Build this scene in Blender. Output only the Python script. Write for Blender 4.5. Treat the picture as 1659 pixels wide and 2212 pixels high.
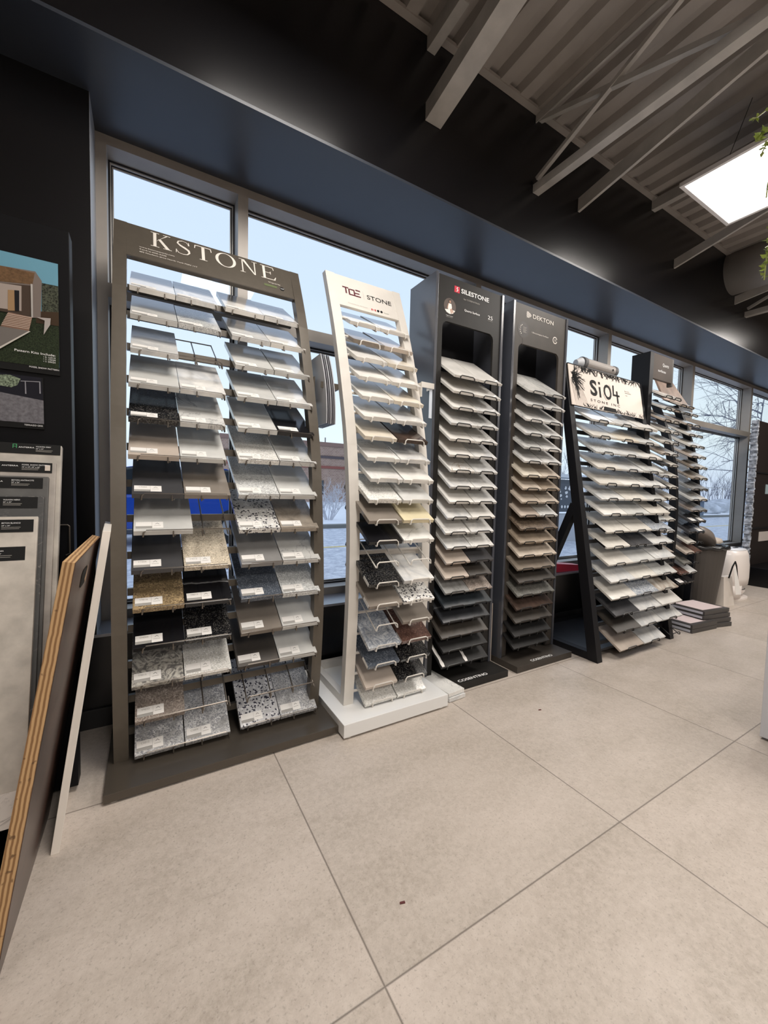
import bpy, bmesh, math, random
from mathutils import Vector, Matrix
random.seed(7)
for o in list(bpy.data.objects): bpy.data.objects.remove(o)
SC = bpy.context.scene
COL = SC.collection
PI = math.pi

# ------------------------------------------------------------------ camera
R3 = ((0.86138388, -0.50736129, 0.02454247),
      (0.00640867, 0.0591675, 0.9982275),
      (-0.50791411, -0.85969979, 0.05421744))   # rows: camera x, y, z axes written in world X,Y,Z
cam_d = bpy.data.cameras.new('camera'); cam = bpy.data.objects.new('camera', cam_d); COL.objects.link(cam)
rot = Matrix(((R3[0][0], R3[1][0], R3[2][0]), (R3[0][1], R3[1][1], R3[2][1]), (R3[0][2], R3[1][2], R3[2][2])))
# the calibration lists world X, Y, Z axes in camera coordinates as rows
AX = ((0.86138388, 0.00640867, -0.50791411), (-0.50736129, 0.0591675, -0.85969979), (0.02454247, 0.9982275, 0.05421744))
rot = Matrix(AX)          # row i = world axis i in camera coordinates -> maps camera to world
cam.matrix_world = Matrix.Translation((0, 0, 0.956)) @ rot.to_4x4()
cam_d.sensor_fit = 'HORIZONTAL'; cam_d.sensor_width = 36; cam_d.lens = 36 * 871.8 / 1659
cam_d.clip_start = 0.02; cam_d.clip_end = 400
SC.camera = cam

# ------------------------------------------------------------------ world and light
W = bpy.data.worlds.new('overcast_sky'); SC.world = W; W.use_nodes = True
nt = W.node_tree; nt.nodes.clear()
tc = nt.nodes.new('ShaderNodeTexCoord'); sx = nt.nodes.new('ShaderNodeSeparateXYZ')
cr = nt.nodes.new('ShaderNodeValToRGB'); bg = nt.nodes.new('ShaderNodeBackground'); wo = nt.nodes.new('ShaderNodeOutputWorld')
nt.links.new(tc.outputs['Generated'], sx.inputs[0]); nt.links.new(sx.outputs['Z'], cr.inputs[0])
nt.links.new(cr.outputs[0], bg.inputs[0]); nt.links.new(bg.outputs[0], wo.inputs[0])
e = cr.color_ramp.elements
e[0].position = 0.0; e[0].color = (0.60, 0.72, 0.92, 1)
e[1].position = 1.0; e[1].color = (0.56, 0.68, 0.92, 1)
m_ = e.new(0.12); m_.color = (0.80, 0.94, 1.0, 1)
m_ = e.new(0.42); m_.color = (0.64, 0.79, 1.0, 1)
bg.inputs[1].default_value = 1.1
SC.view_settings.view_transform = 'Standard'; SC.view_settings.look = 'None'
SC.view_settings.exposure = 0.0; SC.view_settings.gamma = 1.0; SC.view_settings.use_curve_mapping = False
SC.cycles.max_bounces = 8; SC.cycles.diffuse_bounces = 4; SC.cycles.glossy_bounces = 4
SC.cycles.transparent_max_bounces = 12; SC.cycles.transmission_bounces = 6
SC.cycles.sample_clamp_indirect = 4.0; SC.cycles.caustics_reflective = False; SC.cycles.caustics_refractive = False
PANEL_WATT = 36.0
PANELS = [(2.91, .61, 2.70), (.56, .61, 2.70), (5.55, .61, 2.70), (2.91, -2.2, 2.70), (.47, -2.2, 2.70), (5.55, -2.2, 2.70), (-2.2, -2.2, 2.70), (.47, -4.6, 2.70)]

# ------------------------------------------------------------------ materials
MC = {}
def nodes(name):
    m = bpy.data.materials.new(name); m.use_nodes = True
    return m, m.node_tree, m.node_tree.nodes['Principled BSDF']
def mat(name, col, rough=0.5, metal=0.0, spec=0.5, noise=0.0, nscale=30, bump=0.0, emit=None, coat=0):
    if name in MC: return MC[name]
    m, t, b = nodes(name)
    b.inputs['Base Color'].default_value = (*col, 1); b.inputs['Roughness'].default_value = rough
    b.inputs['Metallic'].default_value = metal; b.inputs['Specular IOR Level'].default_value = spec
    if coat: b.inputs['Coat Weight'].default_value = coat
    if noise or bump:
        c = t.nodes.new('ShaderNodeTexCoord'); n = t.nodes.new('ShaderNodeTexNoise')
        n.inputs['Scale'].default_value = nscale; n.inputs['Detail'].default_value = 6
        t.links.new(c.outputs['Object'], n.inputs['Vector'])
        if noise:
            r = t.nodes.new('ShaderNodeValToRGB')
            r.color_ramp.elements[0].position = .3; r.color_ramp.elements[1].position = .7
            r.color_ramp.elements[0].color = (*[max(0, x * (1 - noise)) for x in col], 1)
            r.color_ramp.elements[1].color = (*[min(1, x * (1 + noise)) for x in col], 1)
            t.links.new(n.outputs['Fac'], r.inputs[0]); t.links.new(r.outputs[0], b.inputs['Base Color'])
        if bump:
            bp = t.nodes.new('ShaderNodeBump'); bp.inputs['Strength'].default_value = bump; bp.inputs['Distance'].default_value = .004
            t.links.new(n.outputs['Fac'], bp.inputs['Height']); t.links.new(bp.outputs[0], b.inputs['Normal'])
    if emit:
        b.inputs['Emission Color'].default_value = (*emit[0], 1); b.inputs['Emission Strength'].default_value = emit[1]
    MC[name] = m; return m

def mix_rgb(t, fac, a, b):
    n = t.nodes.new('ShaderNodeMix'); n.data_type = 'RGBA'
    for s, v in ((0, fac), (6, a), (7, b)):
        if isinstance(v, (tuple, list)): n.inputs[s].default_value = (*v[:3], 1)
        elif isinstance(v, (int, float)): n.inputs[s].default_value = v
        else: t.links.new(v, n.inputs[s])
    return n.outputs[2]
def ramp(t, src, stops):
    r = t.nodes.new('ShaderNodeValToRGB'); t.links.new(src, r.inputs[0])
    el = r.color_ramp.elements
    el[0].position = stops[0][0]; el[0].color = (*[stops[0][1]] * 3, 1)
    el[1].position = stops[-1][0]; el[1].color = (*[stops[-1][1]] * 3, 1)
    for p, v in stops[1:-1]: q = el.new(p); q.color = (v, v, v, 1)
    return r.outputs[0]

def stone(kind, base, c2=(0.1, 0.1, 0.1), rough=0.14):
    """procedural slab: plain / speck / bold / vein / cloud / granite / black vein"""
    key = 'stone_%s_%s_%s_%.2f' % (kind, '_'.join('%02d' % int(99 * v) for v in base), '_'.join('%02d' % int(99 * v) for v in c2), rough)
    if key in MC: return MC[key]
    m, t, b = nodes(key)
    b.inputs['Roughness'].default_value = rough
    c = t.nodes.new('ShaderNodeTexCoord'); oi = t.nodes.new('ShaderNodeObjectInfo')
    mu = t.nodes.new('ShaderNodeMath'); mu.operation = 'MULTIPLY'; mu.inputs[1].default_value = 40
    t.links.new(oi.outputs['Random'], mu.inputs[0])
    ad = t.nodes.new('ShaderNodeVectorMath'); ad.operation = 'ADD'
    t.links.new(c.outputs['Object'], ad.inputs[0]); t.links.new(mu.outputs[0], ad.inputs[1])
    V = ad.outputs[0]
    def noise(sc, det=4, dist=0.0, rg=.5):
        n = t.nodes.new('ShaderNodeTexNoise'); n.inputs['Scale'].default_value = sc; n.inputs['Detail'].default_value = det
        n.inputs['Distortion'].default_value = dist; n.inputs['Roughness'].default_value = rg
        t.links.new(V, n.inputs['Vector']); return n.outputs['Fac']
    def vor(sc):
        n = t.nodes.new('ShaderNodeTexVoronoi'); n.inputs['Scale'].default_value = sc; t.links.new(V, n.inputs['Vector']); return n
    lt = tuple(min(1, x * 1.07) for x in base); dk = tuple(x * .9 for x in base)
    col = mix_rgb(t, ramp(t, noise(9, 5), [(.35, 0), (.65, 1)]), dk, lt)
    if kind in ('speck', 'bold', 'granite'):
        s = {'speck': 300, 'bold': 165, 'granite': 270}[kind]
        v = vor(s)
        sep = t.nodes.new('ShaderNodeSeparateColor'); t.links.new(v.outputs['Color'], sep.inputs[0])
        f = ramp(t, sep.outputs[0], {'speck': [(.78, 0), (.82, .75)], 'bold': [(.76, 0), (.79, 1)], 'granite': [(.35, 0), (.75, .8)]}[kind])
        col = mix_rgb(t, f, col, c2)
        f2 = ramp(t, sep.outputs[1], [(.85, 0), (.88, .6)])
        col = mix_rgb(t, f2, col, tuple(min(1, x * 1.5 + .05) for x in base))
        if kind == 'granite':
            col = mix_rgb(t, ramp(t, noise(14, 6, 1.2, .65), [(.42, 0), (.62, .8)]), col, tuple(x * .55 for x in base))
    if kind == 'bvein':
        sp = t.nodes.new('ShaderNodeSeparateXYZ'); t.links.new(c.outputs['Object'], sp.inputs[0])
        q = t.nodes.new('ShaderNodeMath'); q.operation = 'MULTIPLY_ADD'; q.inputs[1].default_value = .035; t.links.new(noise(9, 4, .3, .6), q.inputs[0]); t.links.new(sp.outputs[1], q.inputs[2])
        col = mix_rgb(t, ramp(t, q.outputs[0], [(.1085, 0), (.111, .9), (.1135, 0)]), col, c2)
    if kind == 'vein':
        n = noise(4.5 if kind == 'vein' else 3.2, 5, 1.0 if kind == 'vein' else .3, .6 if kind == 'vein' else .45)
        f = ramp(t, n, [(.488, 0), (.5, .8), (.512, 0)] if kind == 'vein' else [(.494, 0), (.5, .9), (.506, 0)])
        col = mix_rgb(t, f, col, c2)
        f = ramp(t, noise(11, 5, 1.5, .65), [(.49, 0), (.5, .3), (.51, 0)])
        if kind == 'vein': col = mix_rgb(t, f, col, c2)
    if kind == 'cloud':
        col = mix_rgb(t, ramp(t, noise(7, 7, 1.6, .7), [(.40, 0), (.62, .85)]), col, c2)
    if kind == 'swirl':
        col = mix_rgb(t, ramp(t, noise(28, 5, 3.5, .6), [(.42, 0), (.58, 1)]), col, c2)
    t.links.new(col, b.inputs['Base Color'])
    MC[key] = m; return m

def glass_mat(name, tint=(1, 1, 1), refl=0.08):
    if name in MC: return MC[name]
    m = bpy.data.materials.new(name); m.use_nodes = True; t = m.node_tree; t.nodes.clear()
    o = t.nodes.new('ShaderNodeOutputMaterial'); tr = t.nodes.new('ShaderNodeBsdfTransparent'); gl = t.nodes.new('ShaderNodeBsdfGlossy')
    fr = t.nodes.new('ShaderNodeLayerWeight'); fr.inputs[0].default_value = .5; pw = t.nodes.new('ShaderNodeMath'); pw.operation = 'POWER'; pw.inputs[1].default_value = 5; ml = t.nodes.new('ShaderNodeMath'); ml.operation = 'MULTIPLY_ADD'; ml.inputs[1].default_value = .5; ml.inputs[2].default_value = .012
    t.links.new(fr.outputs['Facing'], pw.inputs[0]); t.links.new(pw.outputs[0], ml.inputs[0]); mx = t.nodes.new('ShaderNodeMixShader')
    tr.inputs[0].default_value = (*tint, 1); gl.inputs['Roughness'].default_value = 0.0
    t.links.new(ml.outputs[0], mx.inputs[0]); t.links.new(tr.outputs[0], mx.inputs[1]); t.links.new(gl.outputs[0], mx.inputs[2]); t.links.new(mx.outputs[0], o.inputs[0])
    MC[name] = m; return m

# ------------------------------------------------------------------ mesh builder
class MB:
    def __init__(s): s.v = []; s.f = []; s.mi = []; s.cur = 0
    def poly(s, pts, faces):
        k = len(s.v); s.v += [tuple(p) for p in pts]
        for f in faces: s.f.append([k + i for i in f]); s.mi.append(s.cur)
        return s
    def box(s, x0, x1, y0, y1, z0, z1):
        return s.hexa([(x0, y0, z0), (x1, y0, z0), (x1, y1, z0), (x0, y1, z0), (x0, y0, z1), (x1, y0, z1), (x1, y1, z1), (x0, y1, z1)])
    def hexa(s, p): return s.poly(p, [(0, 3, 2, 1), (4, 5, 6, 7), (0, 1, 5, 4), (1, 2, 6, 5), (2, 3, 7, 6), (3, 0, 4, 7)])
    def bar(s, a, b, w, h, up=(0, 0, 1)):
        a = Vector(a); b = Vector(b); d = (b - a).normalized(); up = Vector(up)
        if abs(d.dot(up)) > .98: up = Vector((0, 1, 0))
        x = d.cross(up).normalized() * w / 2; y = x.cross(d).normalized() * h / 2
        return s.hexa([a - x - y, a + x - y, b + x - y, b - x - y, a - x + y, a + x + y, b + x + y, b - x + y])
    def tube(s, pts, r, n=6, cap=True):
        pts = [Vector(p) for p in pts]; k = len(s.v); rs = r if isinstance(r, (list, tuple)) else [r] * len(pts)
        prev = None
        for i, p in enumerate(pts):
            d = (pts[min(i + 1, len(pts) - 1)] - pts[max(i - 1, 0)])
            d = d.normalized() if d.length > 1e-9 else Vector((0, 0, 1))
            if prev is None:
                u = Vector((0, 0, 1)) if abs(d.z) < .9 else Vector((1, 0, 0)); x = d.cross(u).normalized()
            else:
                x = (prev - d * prev.dot(d)); x = x.normalized() if x.length > 1e-6 else d.orthogonal().normalized()
            prev = x; y = d.cross(x)
            for j in range(n):
                a = 2 * PI * j / n; s.v.append(tuple(p + (x * math.cos(a) + y * math.sin(a)) * rs[i]))
        for i in range(len(pts) - 1):
            for j in range(n):
                a = k + i * n + j; b_ = k + i * n + (j + 1) % n
                s.f.append([a, b_, b_ + n, a + n]); s.mi.append(s.cur)
        if cap:
            s.f.append([k + j for j in range(n)][::-1]); s.mi.append(s.cur)
            s.f.append([k + (len(pts) - 1) * n + j for j in range(n)]); s.mi.append(s.cur)
        return s
    def prism_x(s, prof, x0, x1):
        n = len(prof)
        pts = [(x0, y, z) for y, z in prof] + [(x1, y, z) for y, z in prof]
        fs = [tuple(range(n))[::-1], tuple(range(n, 2 * n))] + [(i, (i + 1) % n, (i + 1) % n + n, i + n) for i in range(n)]
        return s.poly(pts, fs)
    def prism_y(s, prof, y0, y1):
        n = len(prof)
        pts = [(x, y0, z) for x, z in prof] + [(x, y1, z) for x, z in prof]
        fs = [tuple(range(n)), tuple(range(n, 2 * n))[::-1]] + [(i, i + n, (i + 1) % n + n, (i + 1) % n) for i in range(n)]
        return s.poly(pts, fs)
    def prism_z(s, prof, z0, z1):
        n = len(prof)
        pts = [(x, y, z0) for x, y in prof] + [(x, y, z1) for x, y in prof]
        fs = [tuple(range(n))[::-1], tuple(range(n, 2 * n))] + [(i, (i + 1) % n, (i + 1) % n + n, i + n) for i in range(n)]
        return s.poly(pts, fs)
    def lathe(s, prof, c, n=32, sx=1, sy=1):
        k = len(s.v)
        for r, z in prof:
            for j in range(n):
                a = 2 * PI * j / n; s.v.append((c[0] + r * math.cos(a) * sx, c[1] + r * math.sin(a) * sy, c[2] + z))
        for i in range(len(prof) - 1):
            for j in range(n):
                a = k + i * n + j; b_ = k + i * n + (j + 1) % n; s.f.append([a, b_, b_ + n, a + n]); s.mi.append(s.cur)
        s.f.append([k + j for j in range(n)][::-1]); s.mi.append(s.cur)
        s.f.append([k + (len(prof) - 1) * n + j for j in range(n)]); s.mi.append(s.cur)
        return s
    def mesh(s, name, mats, bevel=0, smooth=False):
        me = bpy.data.meshes.new(name); me.from_pydata(s.v, [], s.f)
        for m in (mats if isinstance(mats, (list, tuple)) else [mats]): me.materials.append(m)
        for p, i in zip(me.polygons, s.mi): p.material_index = i
        bm = bmesh.new(); bm.from_mesh(me); bmesh.ops.recalc_face_normals(bm, faces=bm.faces)
        if bevel: bmesh.ops.bevel(bm, geom=list(bm.edges), offset=bevel, segments=2, affect='EDGES', profile=.6)
        bm.to_mesh(me); bm.free()
        if smooth:
            for p in me.polygons: p.use_smooth = True
        return me
    def build(s, name, mats, parent=None, bevel=0, smooth=False):
        return link(name, s.mesh(name, mats, bevel, smooth), parent)

def link(name, me, parent=None):
    o = bpy.data.objects.new(name, me); COL.objects.link(o)
    if parent is not None:
        o.parent = parent; o.matrix_parent_inverse = INV.get(parent.name, Matrix.Identity(4))
    return o
INV = {}
def thing(name, loc, label, cat, group=None):
    o = bpy.data.objects.new(name, None); COL.objects.link(o); o.location = loc; o.empty_display_size = .05
    o['label'] = label; o['category'] = cat
    if group: o['group'] = group
    INV[o.name] = Matrix.Translation(-Vector(loc)); return o
def tag(o, label, cat, group=None, kind=None):
    if label: o['label'] = label
    if cat: o['category'] = cat
    if group: o['group'] = group
    if kind: o['kind'] = kind
    return o
def struct(name, mb, m, parent=None, **k):
    o = mb.build(name, m, parent, **k); 
    if parent is None: o['kind'] = 'structure'
    return o
def text(name, s, loc, size, m, parent, ex=(1, 0, 0), ey=(0, 0, 1), align='LEFT', width=None, xs=1.0, bold=0.0, depth=.0004):
    """flat lettering at loc; ex = reading direction, ey = up; size is the capital height"""
    c = bpy.data.curves.new(name, 'FONT'); c.body = s; c.size = 1.0; c.align_x = align; c.extrude = 0; c.offset = bold; c.resolution_u = 3
    tmp = bpy.data.objects.new(name, c); COL.objects.link(tmp)
    dg = bpy.context.evaluated_depsgraph_get(); me = bpy.data.meshes.new_from_object(tmp.evaluated_get(dg))
    bpy.data.objects.remove(tmp); bpy.data.curves.remove(c)
    if not me.vertices: return None
    ex = Vector(ex).normalized(); ey = Vector(ey).normalized(); nz = ex.cross(ey)
    xsn = [v.co.x for v in me.vertices]; k = size / .7
    kx = k * xs
    if width: kx = width / (max(xsn) - min(xsn))
    for v in me.vertices:
        p = Vector(loc) + ex * v.co.x * kx + ey * v.co.y * k + nz * depth; v.co = p
    me.materials.clear(); me.materials.append(m)
    return link(name, me, parent)

# ------------------------------------------------------------------ common materials
M_black = mat('black_wall_paint', (.0040, .0040, .0052), .27, noise=.12, nscale=3, bump=.10, spec=.42)
M_soffit = mat('black_soffit_paint', (.026, .032, .045), .36, noise=.1, nscale=4, bump=.10, spec=.75)
M_frame = mat('bronze_aluminium', (.34, .31, .28), .42, metal=.15, noise=.08, nscale=6)
M_sill = mat('satin_sill_metal', (.30, .31, .34), .32, metal=.6)
M_gasket = mat('gasket_rubber', (.01, .01, .014), .5)
M_bead = mat('glazing_bead', (.55, .53, .50), .35, metal=.3)
M_glass = glass_mat('window_glass')
M_deck = mat('painted_metal_deck', (.33, .30, .275), .6, noise=.12, nscale=5, bump=.3)
M_steel = mat('painted_joist_steel', (.42, .40, .375), .55, noise=.12, nscale=12, bump=.2)
M_duct = mat('painted_duct', (.50, .475, .45), .5, noise=.06, nscale=8)
M_brown = mat('taupe_powder_coat', (.105, .090, .072), .33, metal=.25, noise=.05, nscale=40)
M_brown_wire = mat('taupe_wire', (.16, .14, .12), .3, metal=.7)
M_white = mat('white_powder_coat', (.66, .63, .585), .38, noise=.02, nscale=30)
M_cab = mat('black_cabinet_laminate', (.017, .016, .015), .48, spec=.25, noise=.1, nscale=20)
M_cab2 = mat('charcoal_cabinet_laminate', (.055, .047, .040), .48, spec=.3, noise=.1, nscale=20)
M_blackmetal = mat('black_powder_coat', (.009, .009, .011), .45, spec=.25)
M_wire_b = mat('black_wire', (.008, .008, .008), .35)
M_ink = mat('black_ink', (.008, .008, .008), .6, spec=.2)
M_cream = mat('cream_lettering', (.74, .70, .64), .5)
M_wtxt = mat('white_lettering', (.85, .85, .85), .5)
M_gtxt = mat('grey_lettering', (.35, .33, .30), .5)
M_paper = mat('white_paper', (.80, .78, .75), .6)
M_greybar = mat('grey_print', (.33, .32, .30), .6)

# ------------------------------------------------------------------ room shell
YW, YF = 1.887, 2.073
ZS, ZH = 0.368, 2.370
YU = 1.638
ZC = 3.069
KC = YU / YW
def cz(z): return .956 + (z - .956) * KC      # overhead steel was surveyed on the lower wall plane
XL = -0.1675
X0R, X1R, Y0R = -3.2, 9.4, -6.2
XWE = 7.99 + .03

# floor with large tiles
def floor_mat():
    m, t, b = nodes('large_format_tile')
    g = t.nodes.new('ShaderNodeNewGeometry'); sp = t.nodes.new('ShaderNodeSeparateXYZ'); t.links.new(g.outputs['Position'], sp.inputs[0])
    def mth(op, a, b2=None, c2=None):
        n = t.nodes.new('ShaderNodeMath'); n.operation = op
        for i, v in enumerate((a, b2, c2)):
            if v is None: continue
            if isinstance(v, (int, float)): n.inputs[i].default_value = v
            else: t.links.new(v, n.inputs[i])
        return n.outputs[0]
    def cell(src, off):
        u = mth('DIVIDE', mth('SUBTRACT', src, off), .802)
        fl = mth('FLOOR', u); fr = mth('FRACT', u)
        dd = mth('MINIMUM', fr, mth('SUBTRACT', 1, fr)); return fl, dd
    fx, dx = cell(sp.outputs[0], .391); fy, dy = cell(sp.outputs[1], .614)
    d = mth('MINIMUM', dx, dy)
    joint = ramp(t, d, [(.0010, 1), (.0026, 0)])
    cmb = t.nodes.new('ShaderNodeCombineXYZ'); t.links.new(fx, cmb.inputs[0]); t.links.new(fy, cmb.inputs[1])
    wn = t.nodes.new('ShaderNodeTexWhiteNoise'); t.links.new(cmb.outputs[0], wn.inputs['Vector'])
    of = t.nodes.new('ShaderNodeVectorMath'); of.operation = 'MULTIPLY_ADD'; t.links.new(wn.outputs['Color'], of.inputs[0])
    of.inputs[1].default_value = (9, 9, 9); t.links.new(g.outputs['Position'], of.inputs[2])
    def noise(sc, det, rg=.55, st=(1, 1, 1)):
        mp = t.nodes.new('ShaderNodeMapping'); mp.inputs['Scale'].default_value = st; t.links.new(of.outputs[0], mp.inputs[0])
        n = t.nodes.new('ShaderNodeTexNoise'); n.inputs['Scale'].default_value = sc; n.inputs['Detail'].default_value = det; n.inputs['Roughness'].default_value = rg
        t.links.new(mp.outputs[0], n.inputs['Vector']); return n.outputs['Fac']
    col = mix_rgb(t, ramp(t, noise(2.6, 5, .6, (1, 2.2, 1)), [(.3, 0), (.7, 1)]), (.37, .318, .268), (.52, .452, .40))
    col = mix_rgb(t, ramp(t, noise(60, 6, .75), [(.38, 0), (.62, .42)]), col, (.63, .56, .50))
    col = mix_rgb(t, ramp(t, noise(150, 3, .7), [(.56, 0), (.70, .5)]), col, (.22, .19, .16))
    col = mix_rgb(t, ramp(t, wn.outputs['Value'], [(0, 0), (1, .16)]), col, (.36, .335, .30))
    col = mix_rgb(t, joint, col, (.15, .125, .105))
    t.links.new(col, b.inputs['Base Color'])
    rr = ramp(t, noise(25, 5), [(.3, .36), (.7, .52)]); t.links.new(rr, b.inputs['Roughness'])
    bp = t.nodes.new('ShaderNodeBump'); bp.inputs['Strength'].default_value = .25; bp.inputs['Distance'].default_value = .001
    hh = mth('SUBTRACT', noise(120, 4), mth('MULTIPLY', joint, 2)); t.links.new(hh, bp.inputs['Height']); t.links.new(bp.outputs[0], b.inputs['Normal'])
    return m
struct('floor', MB().box(X0R, X1R, Y0R, YW + .3, -.08, 0), floor_mat())
struct('wall_front_lower', MB().box(X0R, X1R, YW, YW + .30, 0, ZS - .012), M_black)
struct('wall_front_left', MB().box(X0R, XL - .001, YW, YW + .30, ZS - .012, ZH), M_black)
struct('wall_front_right', MB().box(XWE, X1R, YW, YW + .30, ZS - .012, ZH), M_black)
struct('wall_front_upper', MB().box(X0R, X1R, YU, YU + .20, ZH + .012, ZC + .06), M_black)
struct('trim_soffit', MB().box(X0R, X1R, YU, YW + .30, ZH, ZH + .012), M_soffit)
struct('wall_left', MB().box(X0R - .1, X0R, Y0R, YW, 0, ZC), mat('dark_side_wall', (.10, .10, .10), .6))
struct('wall_right', MB().box(X1R, X1R + .1, Y0R, YW, 0, ZC), mat('dark_side_wall', (.10, .10, .10), .6))
struct('wall_back', MB().box(X0R, X1R, Y0R - .1, Y0R, 0, ZC), mat('pale_back_wall', (.45, .42, .39), .6))
struct('trim_window_sill', MB().box(XL - .03, XWE, YW - .004, YF + .1, ZS - .012, ZS), M_sill, bevel=.001)
struct('baseboard_front', MB().box(X0R, X1R, YW - .012, YW, 0, .075), mat('black_baseboard', (.012, .012, .013), .5), bevel=.002)
struct('trim_window_jamb', MB().box(XL - .03, XL, YW + .001, YF + .1, ZS, ZH), mat('jamb_paint', (.30, .31, .34), .45))

# corrugated ceiling deck, ribs run toward the window wall
pitch, dep = .145, .038
prof = []
x = X0R
while x < X1R:
    prof += [(x, ZC), (x + .052, ZC), (x + .068, ZC + dep), (x + .121, ZC + dep), (x + .137, ZC)]
    x += pitch
b = MB()
k = 0
pts = [(px, Y0R, pz) for px, pz in prof] + [(px, YU + .02, pz) for px, pz in prof]; n = len(prof)
b.poly(pts, [(i, i + 1, i + 1 + n, i + n) for i in range(n - 1)])
b.box(X0R, X1R, Y0R, YU + .02, ZC + .055, ZC + .075)
struct('ceiling', b, M_deck)
struct('trim_ceiling_edge', MB().box(X0R, X1R, YU - .035, YU - .001, ZC - .006, ZC + .01), M_deck)

# windows, five bays
MUL = [XL + .019, .407, 1.912, 3.429, 4.952, 6.487, 7.99]
HW = .023
for i in range(len(MUL) - 1):
    xa, xb = MUL[i], MUL[i + 1]
    xa_o = XL if i == 0 else xa - HW; xa_i = XL + .0375 if i == 0 else xa + HW; xb_i = xb - HW; xb_o = xb - HW
    if i == len(MUL) - 2: xb_o = xb + HW
    g = MB(); g.box(xa_i - .004, xb_i + .004, YF + .116, YF + .121, ZS + .04, 1.733); g.box(xa_i - .004, xb_i + .004, YF + .116, YF + .121, 1.783, ZH - .033)
    go = struct('window_%d' % (i + 1), g, M_glass)
    f = MB()
    f.box(xa_o, xa_i, YF, YF + .135, ZS, ZH)
    if i == len(MUL) - 2: f.box(xb_i, xb_o, YF, YF + .135, ZS, ZH)
    f.box(xa_i, xb_i, YF + .0006, YF + .135, ZH - .037, ZH); f.box(xa_i, xb_i, YF + .0006, YF + .135, 1.729, 1.787); f.box(xa_i, xb_i, YF + .0006, YF + .135, ZS, .406)
    struct('window_frame', f, M_frame, go)
    q = MB(); bd = MB()
    for z0, z1 in ((.406, 1.729), (1.787, ZH - .037)):
        for m_, ins, ya, yb in ((q, .006, YF + .090, YF + .094), (bd, .010, YF + .095, YF + .104), (q, .013, YF + .105, YF + .108), (bd, .018, YF + .109, YF + .115)):
            m_.box(xa_i, xa_i + ins, ya, yb, z0, z1); m_.box(xb_i - ins, xb_i, ya, yb, z0, z1)
            m_.box(xa_i + ins, xb_i - ins, ya, yb, z0, z0 + ins); m_.box(xa_i + ins, xb_i - ins, ya, yb, z1 - ins, z1)
    struct('gasket', q, M_gasket, go); struct('glazing_bead', bd, M_bead, go)

# ------------------------------------------------------------------ ceiling steel, duct, lights
def angle_beam(x, y1, z1b, z1t, y2, z2b, z2t, w=.065, label='', x2=None):
    x2 = x if x2 is None else x2
    x *= KC; x2 *= KC; y1 *= KC; y2 *= KC; z1b = cz(z1b); z1t = cz(z1t); z2b = cz(z2b); z2t = cz(z2t)
    b = MB()
    t = .006
    b.hexa([(x, y1, z1b), (x + t, y1, z1b), (x2 + t, y2, z2b), (x2, y2, z2b), (x, y1, z1t), (x + t, y1, z1t), (x2 + t, y2, z2t), (x2, y2, z2t)])
    b.hexa([(x + t, y1, z1b), (x + w, y1, z1b), (x2 + w, y2, z2b), (x2 + t, y2, z2b), (x + t, y1, z1b + t), (x + w, y1, z1b + t), (x2 + w, y2, z2b + t), (x2 + t, y2, z2b + t)])
    o = b.build('steel_brace', M_steel); tag(o, label, 'steel beam', 'sloping steel braces under the metal deck'); return o
angle_beam(1.312, 1.885, 2.954, 3.046, .30, 3.24, 3.33, .09, 'grey steel brace sloping up from the black wall, leftmost under the deck')
angle_beam(2.644, 1.885, 2.956, 3.047, .20, 3.30, 3.385, .018, 'grey steel brace just right of the long open web joist')
angle_beam(4.007, 1.885, 2.965, 3.041, 1.14, 3.137, 3.194, .018, 'grey steel brace passing behind the glowing ceiling light panel')
angle_beam(5.273, 1.885, 2.970, 3.050, .60, 3.15, 3.23, .018, 'grey steel brace just below the round duct at the right')
def stub(x, lab):
    x *= KC
    o = MB().box(x, x + .006, 1.40, YU - .001, cz(3.31), ZC).box(x + .006, x + .045, 1.40, YU - .001, cz(3.31), cz(3.31) + .006).build('angle_clip', M_steel)
    tag(o, lab, 'steel clip', 'short steel clips at the wall under the deck')
stub(1.31, 'short grey steel clip on the wall left of the leftmost brace')
stub(3.60, 'short grey steel clip on the wall left of the light panel')
def joist(x, lab, dx=.03):
    x *= KC; ye = YU - .002
    t = thing('web_joist', (x, ye, cz(2.93)), lab, 'steel joist', 'open web steel joists')
    zb = cz(2.905); zt_ = ZC - .002
    b = MB(); b.box(x, x + .005, -3.2, ye, zb, zb + .044); b.box(x + .005, x + .048, -3.2, ye, zb, zb + .005)
    b.build('bottom_chord', M_steel, t)
    b = MB(); b.box(x, x + .005, -3.2, ye, zt_ - .044, zt_); b.box(x + .005, x + .048, -3.2, ye, zt_ - .005, zt_); b.build('top_chord', M_steel, t)
    y = 1.615; flip = False; first = True
    while y > -2.9:
        y2 = y - (1.02 if first else .52)
        za, zb_ = (zt_ - .035, zb + .01) if not flip else (zb + .01, zt_ - .035)
        MB().bar((x + .018, y, za), (x + .018, y2, zb_), .024, .026, (1, 0, 0)).build('web_member', M_steel, t)
        if first: MB().bar((x + .012, 1.62, cz(2.985)), (x + .012, .82, zt_ - .03), .020, .022, (1, 0, 0)).build('web_member', M_steel, t)
        y = y2; flip = not flip; first = False
joist(2.175, 'long open web steel joist running from the black wall overhead')
joist(5.54, 'far open web steel joist at the right edge beside the duct')
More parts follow.
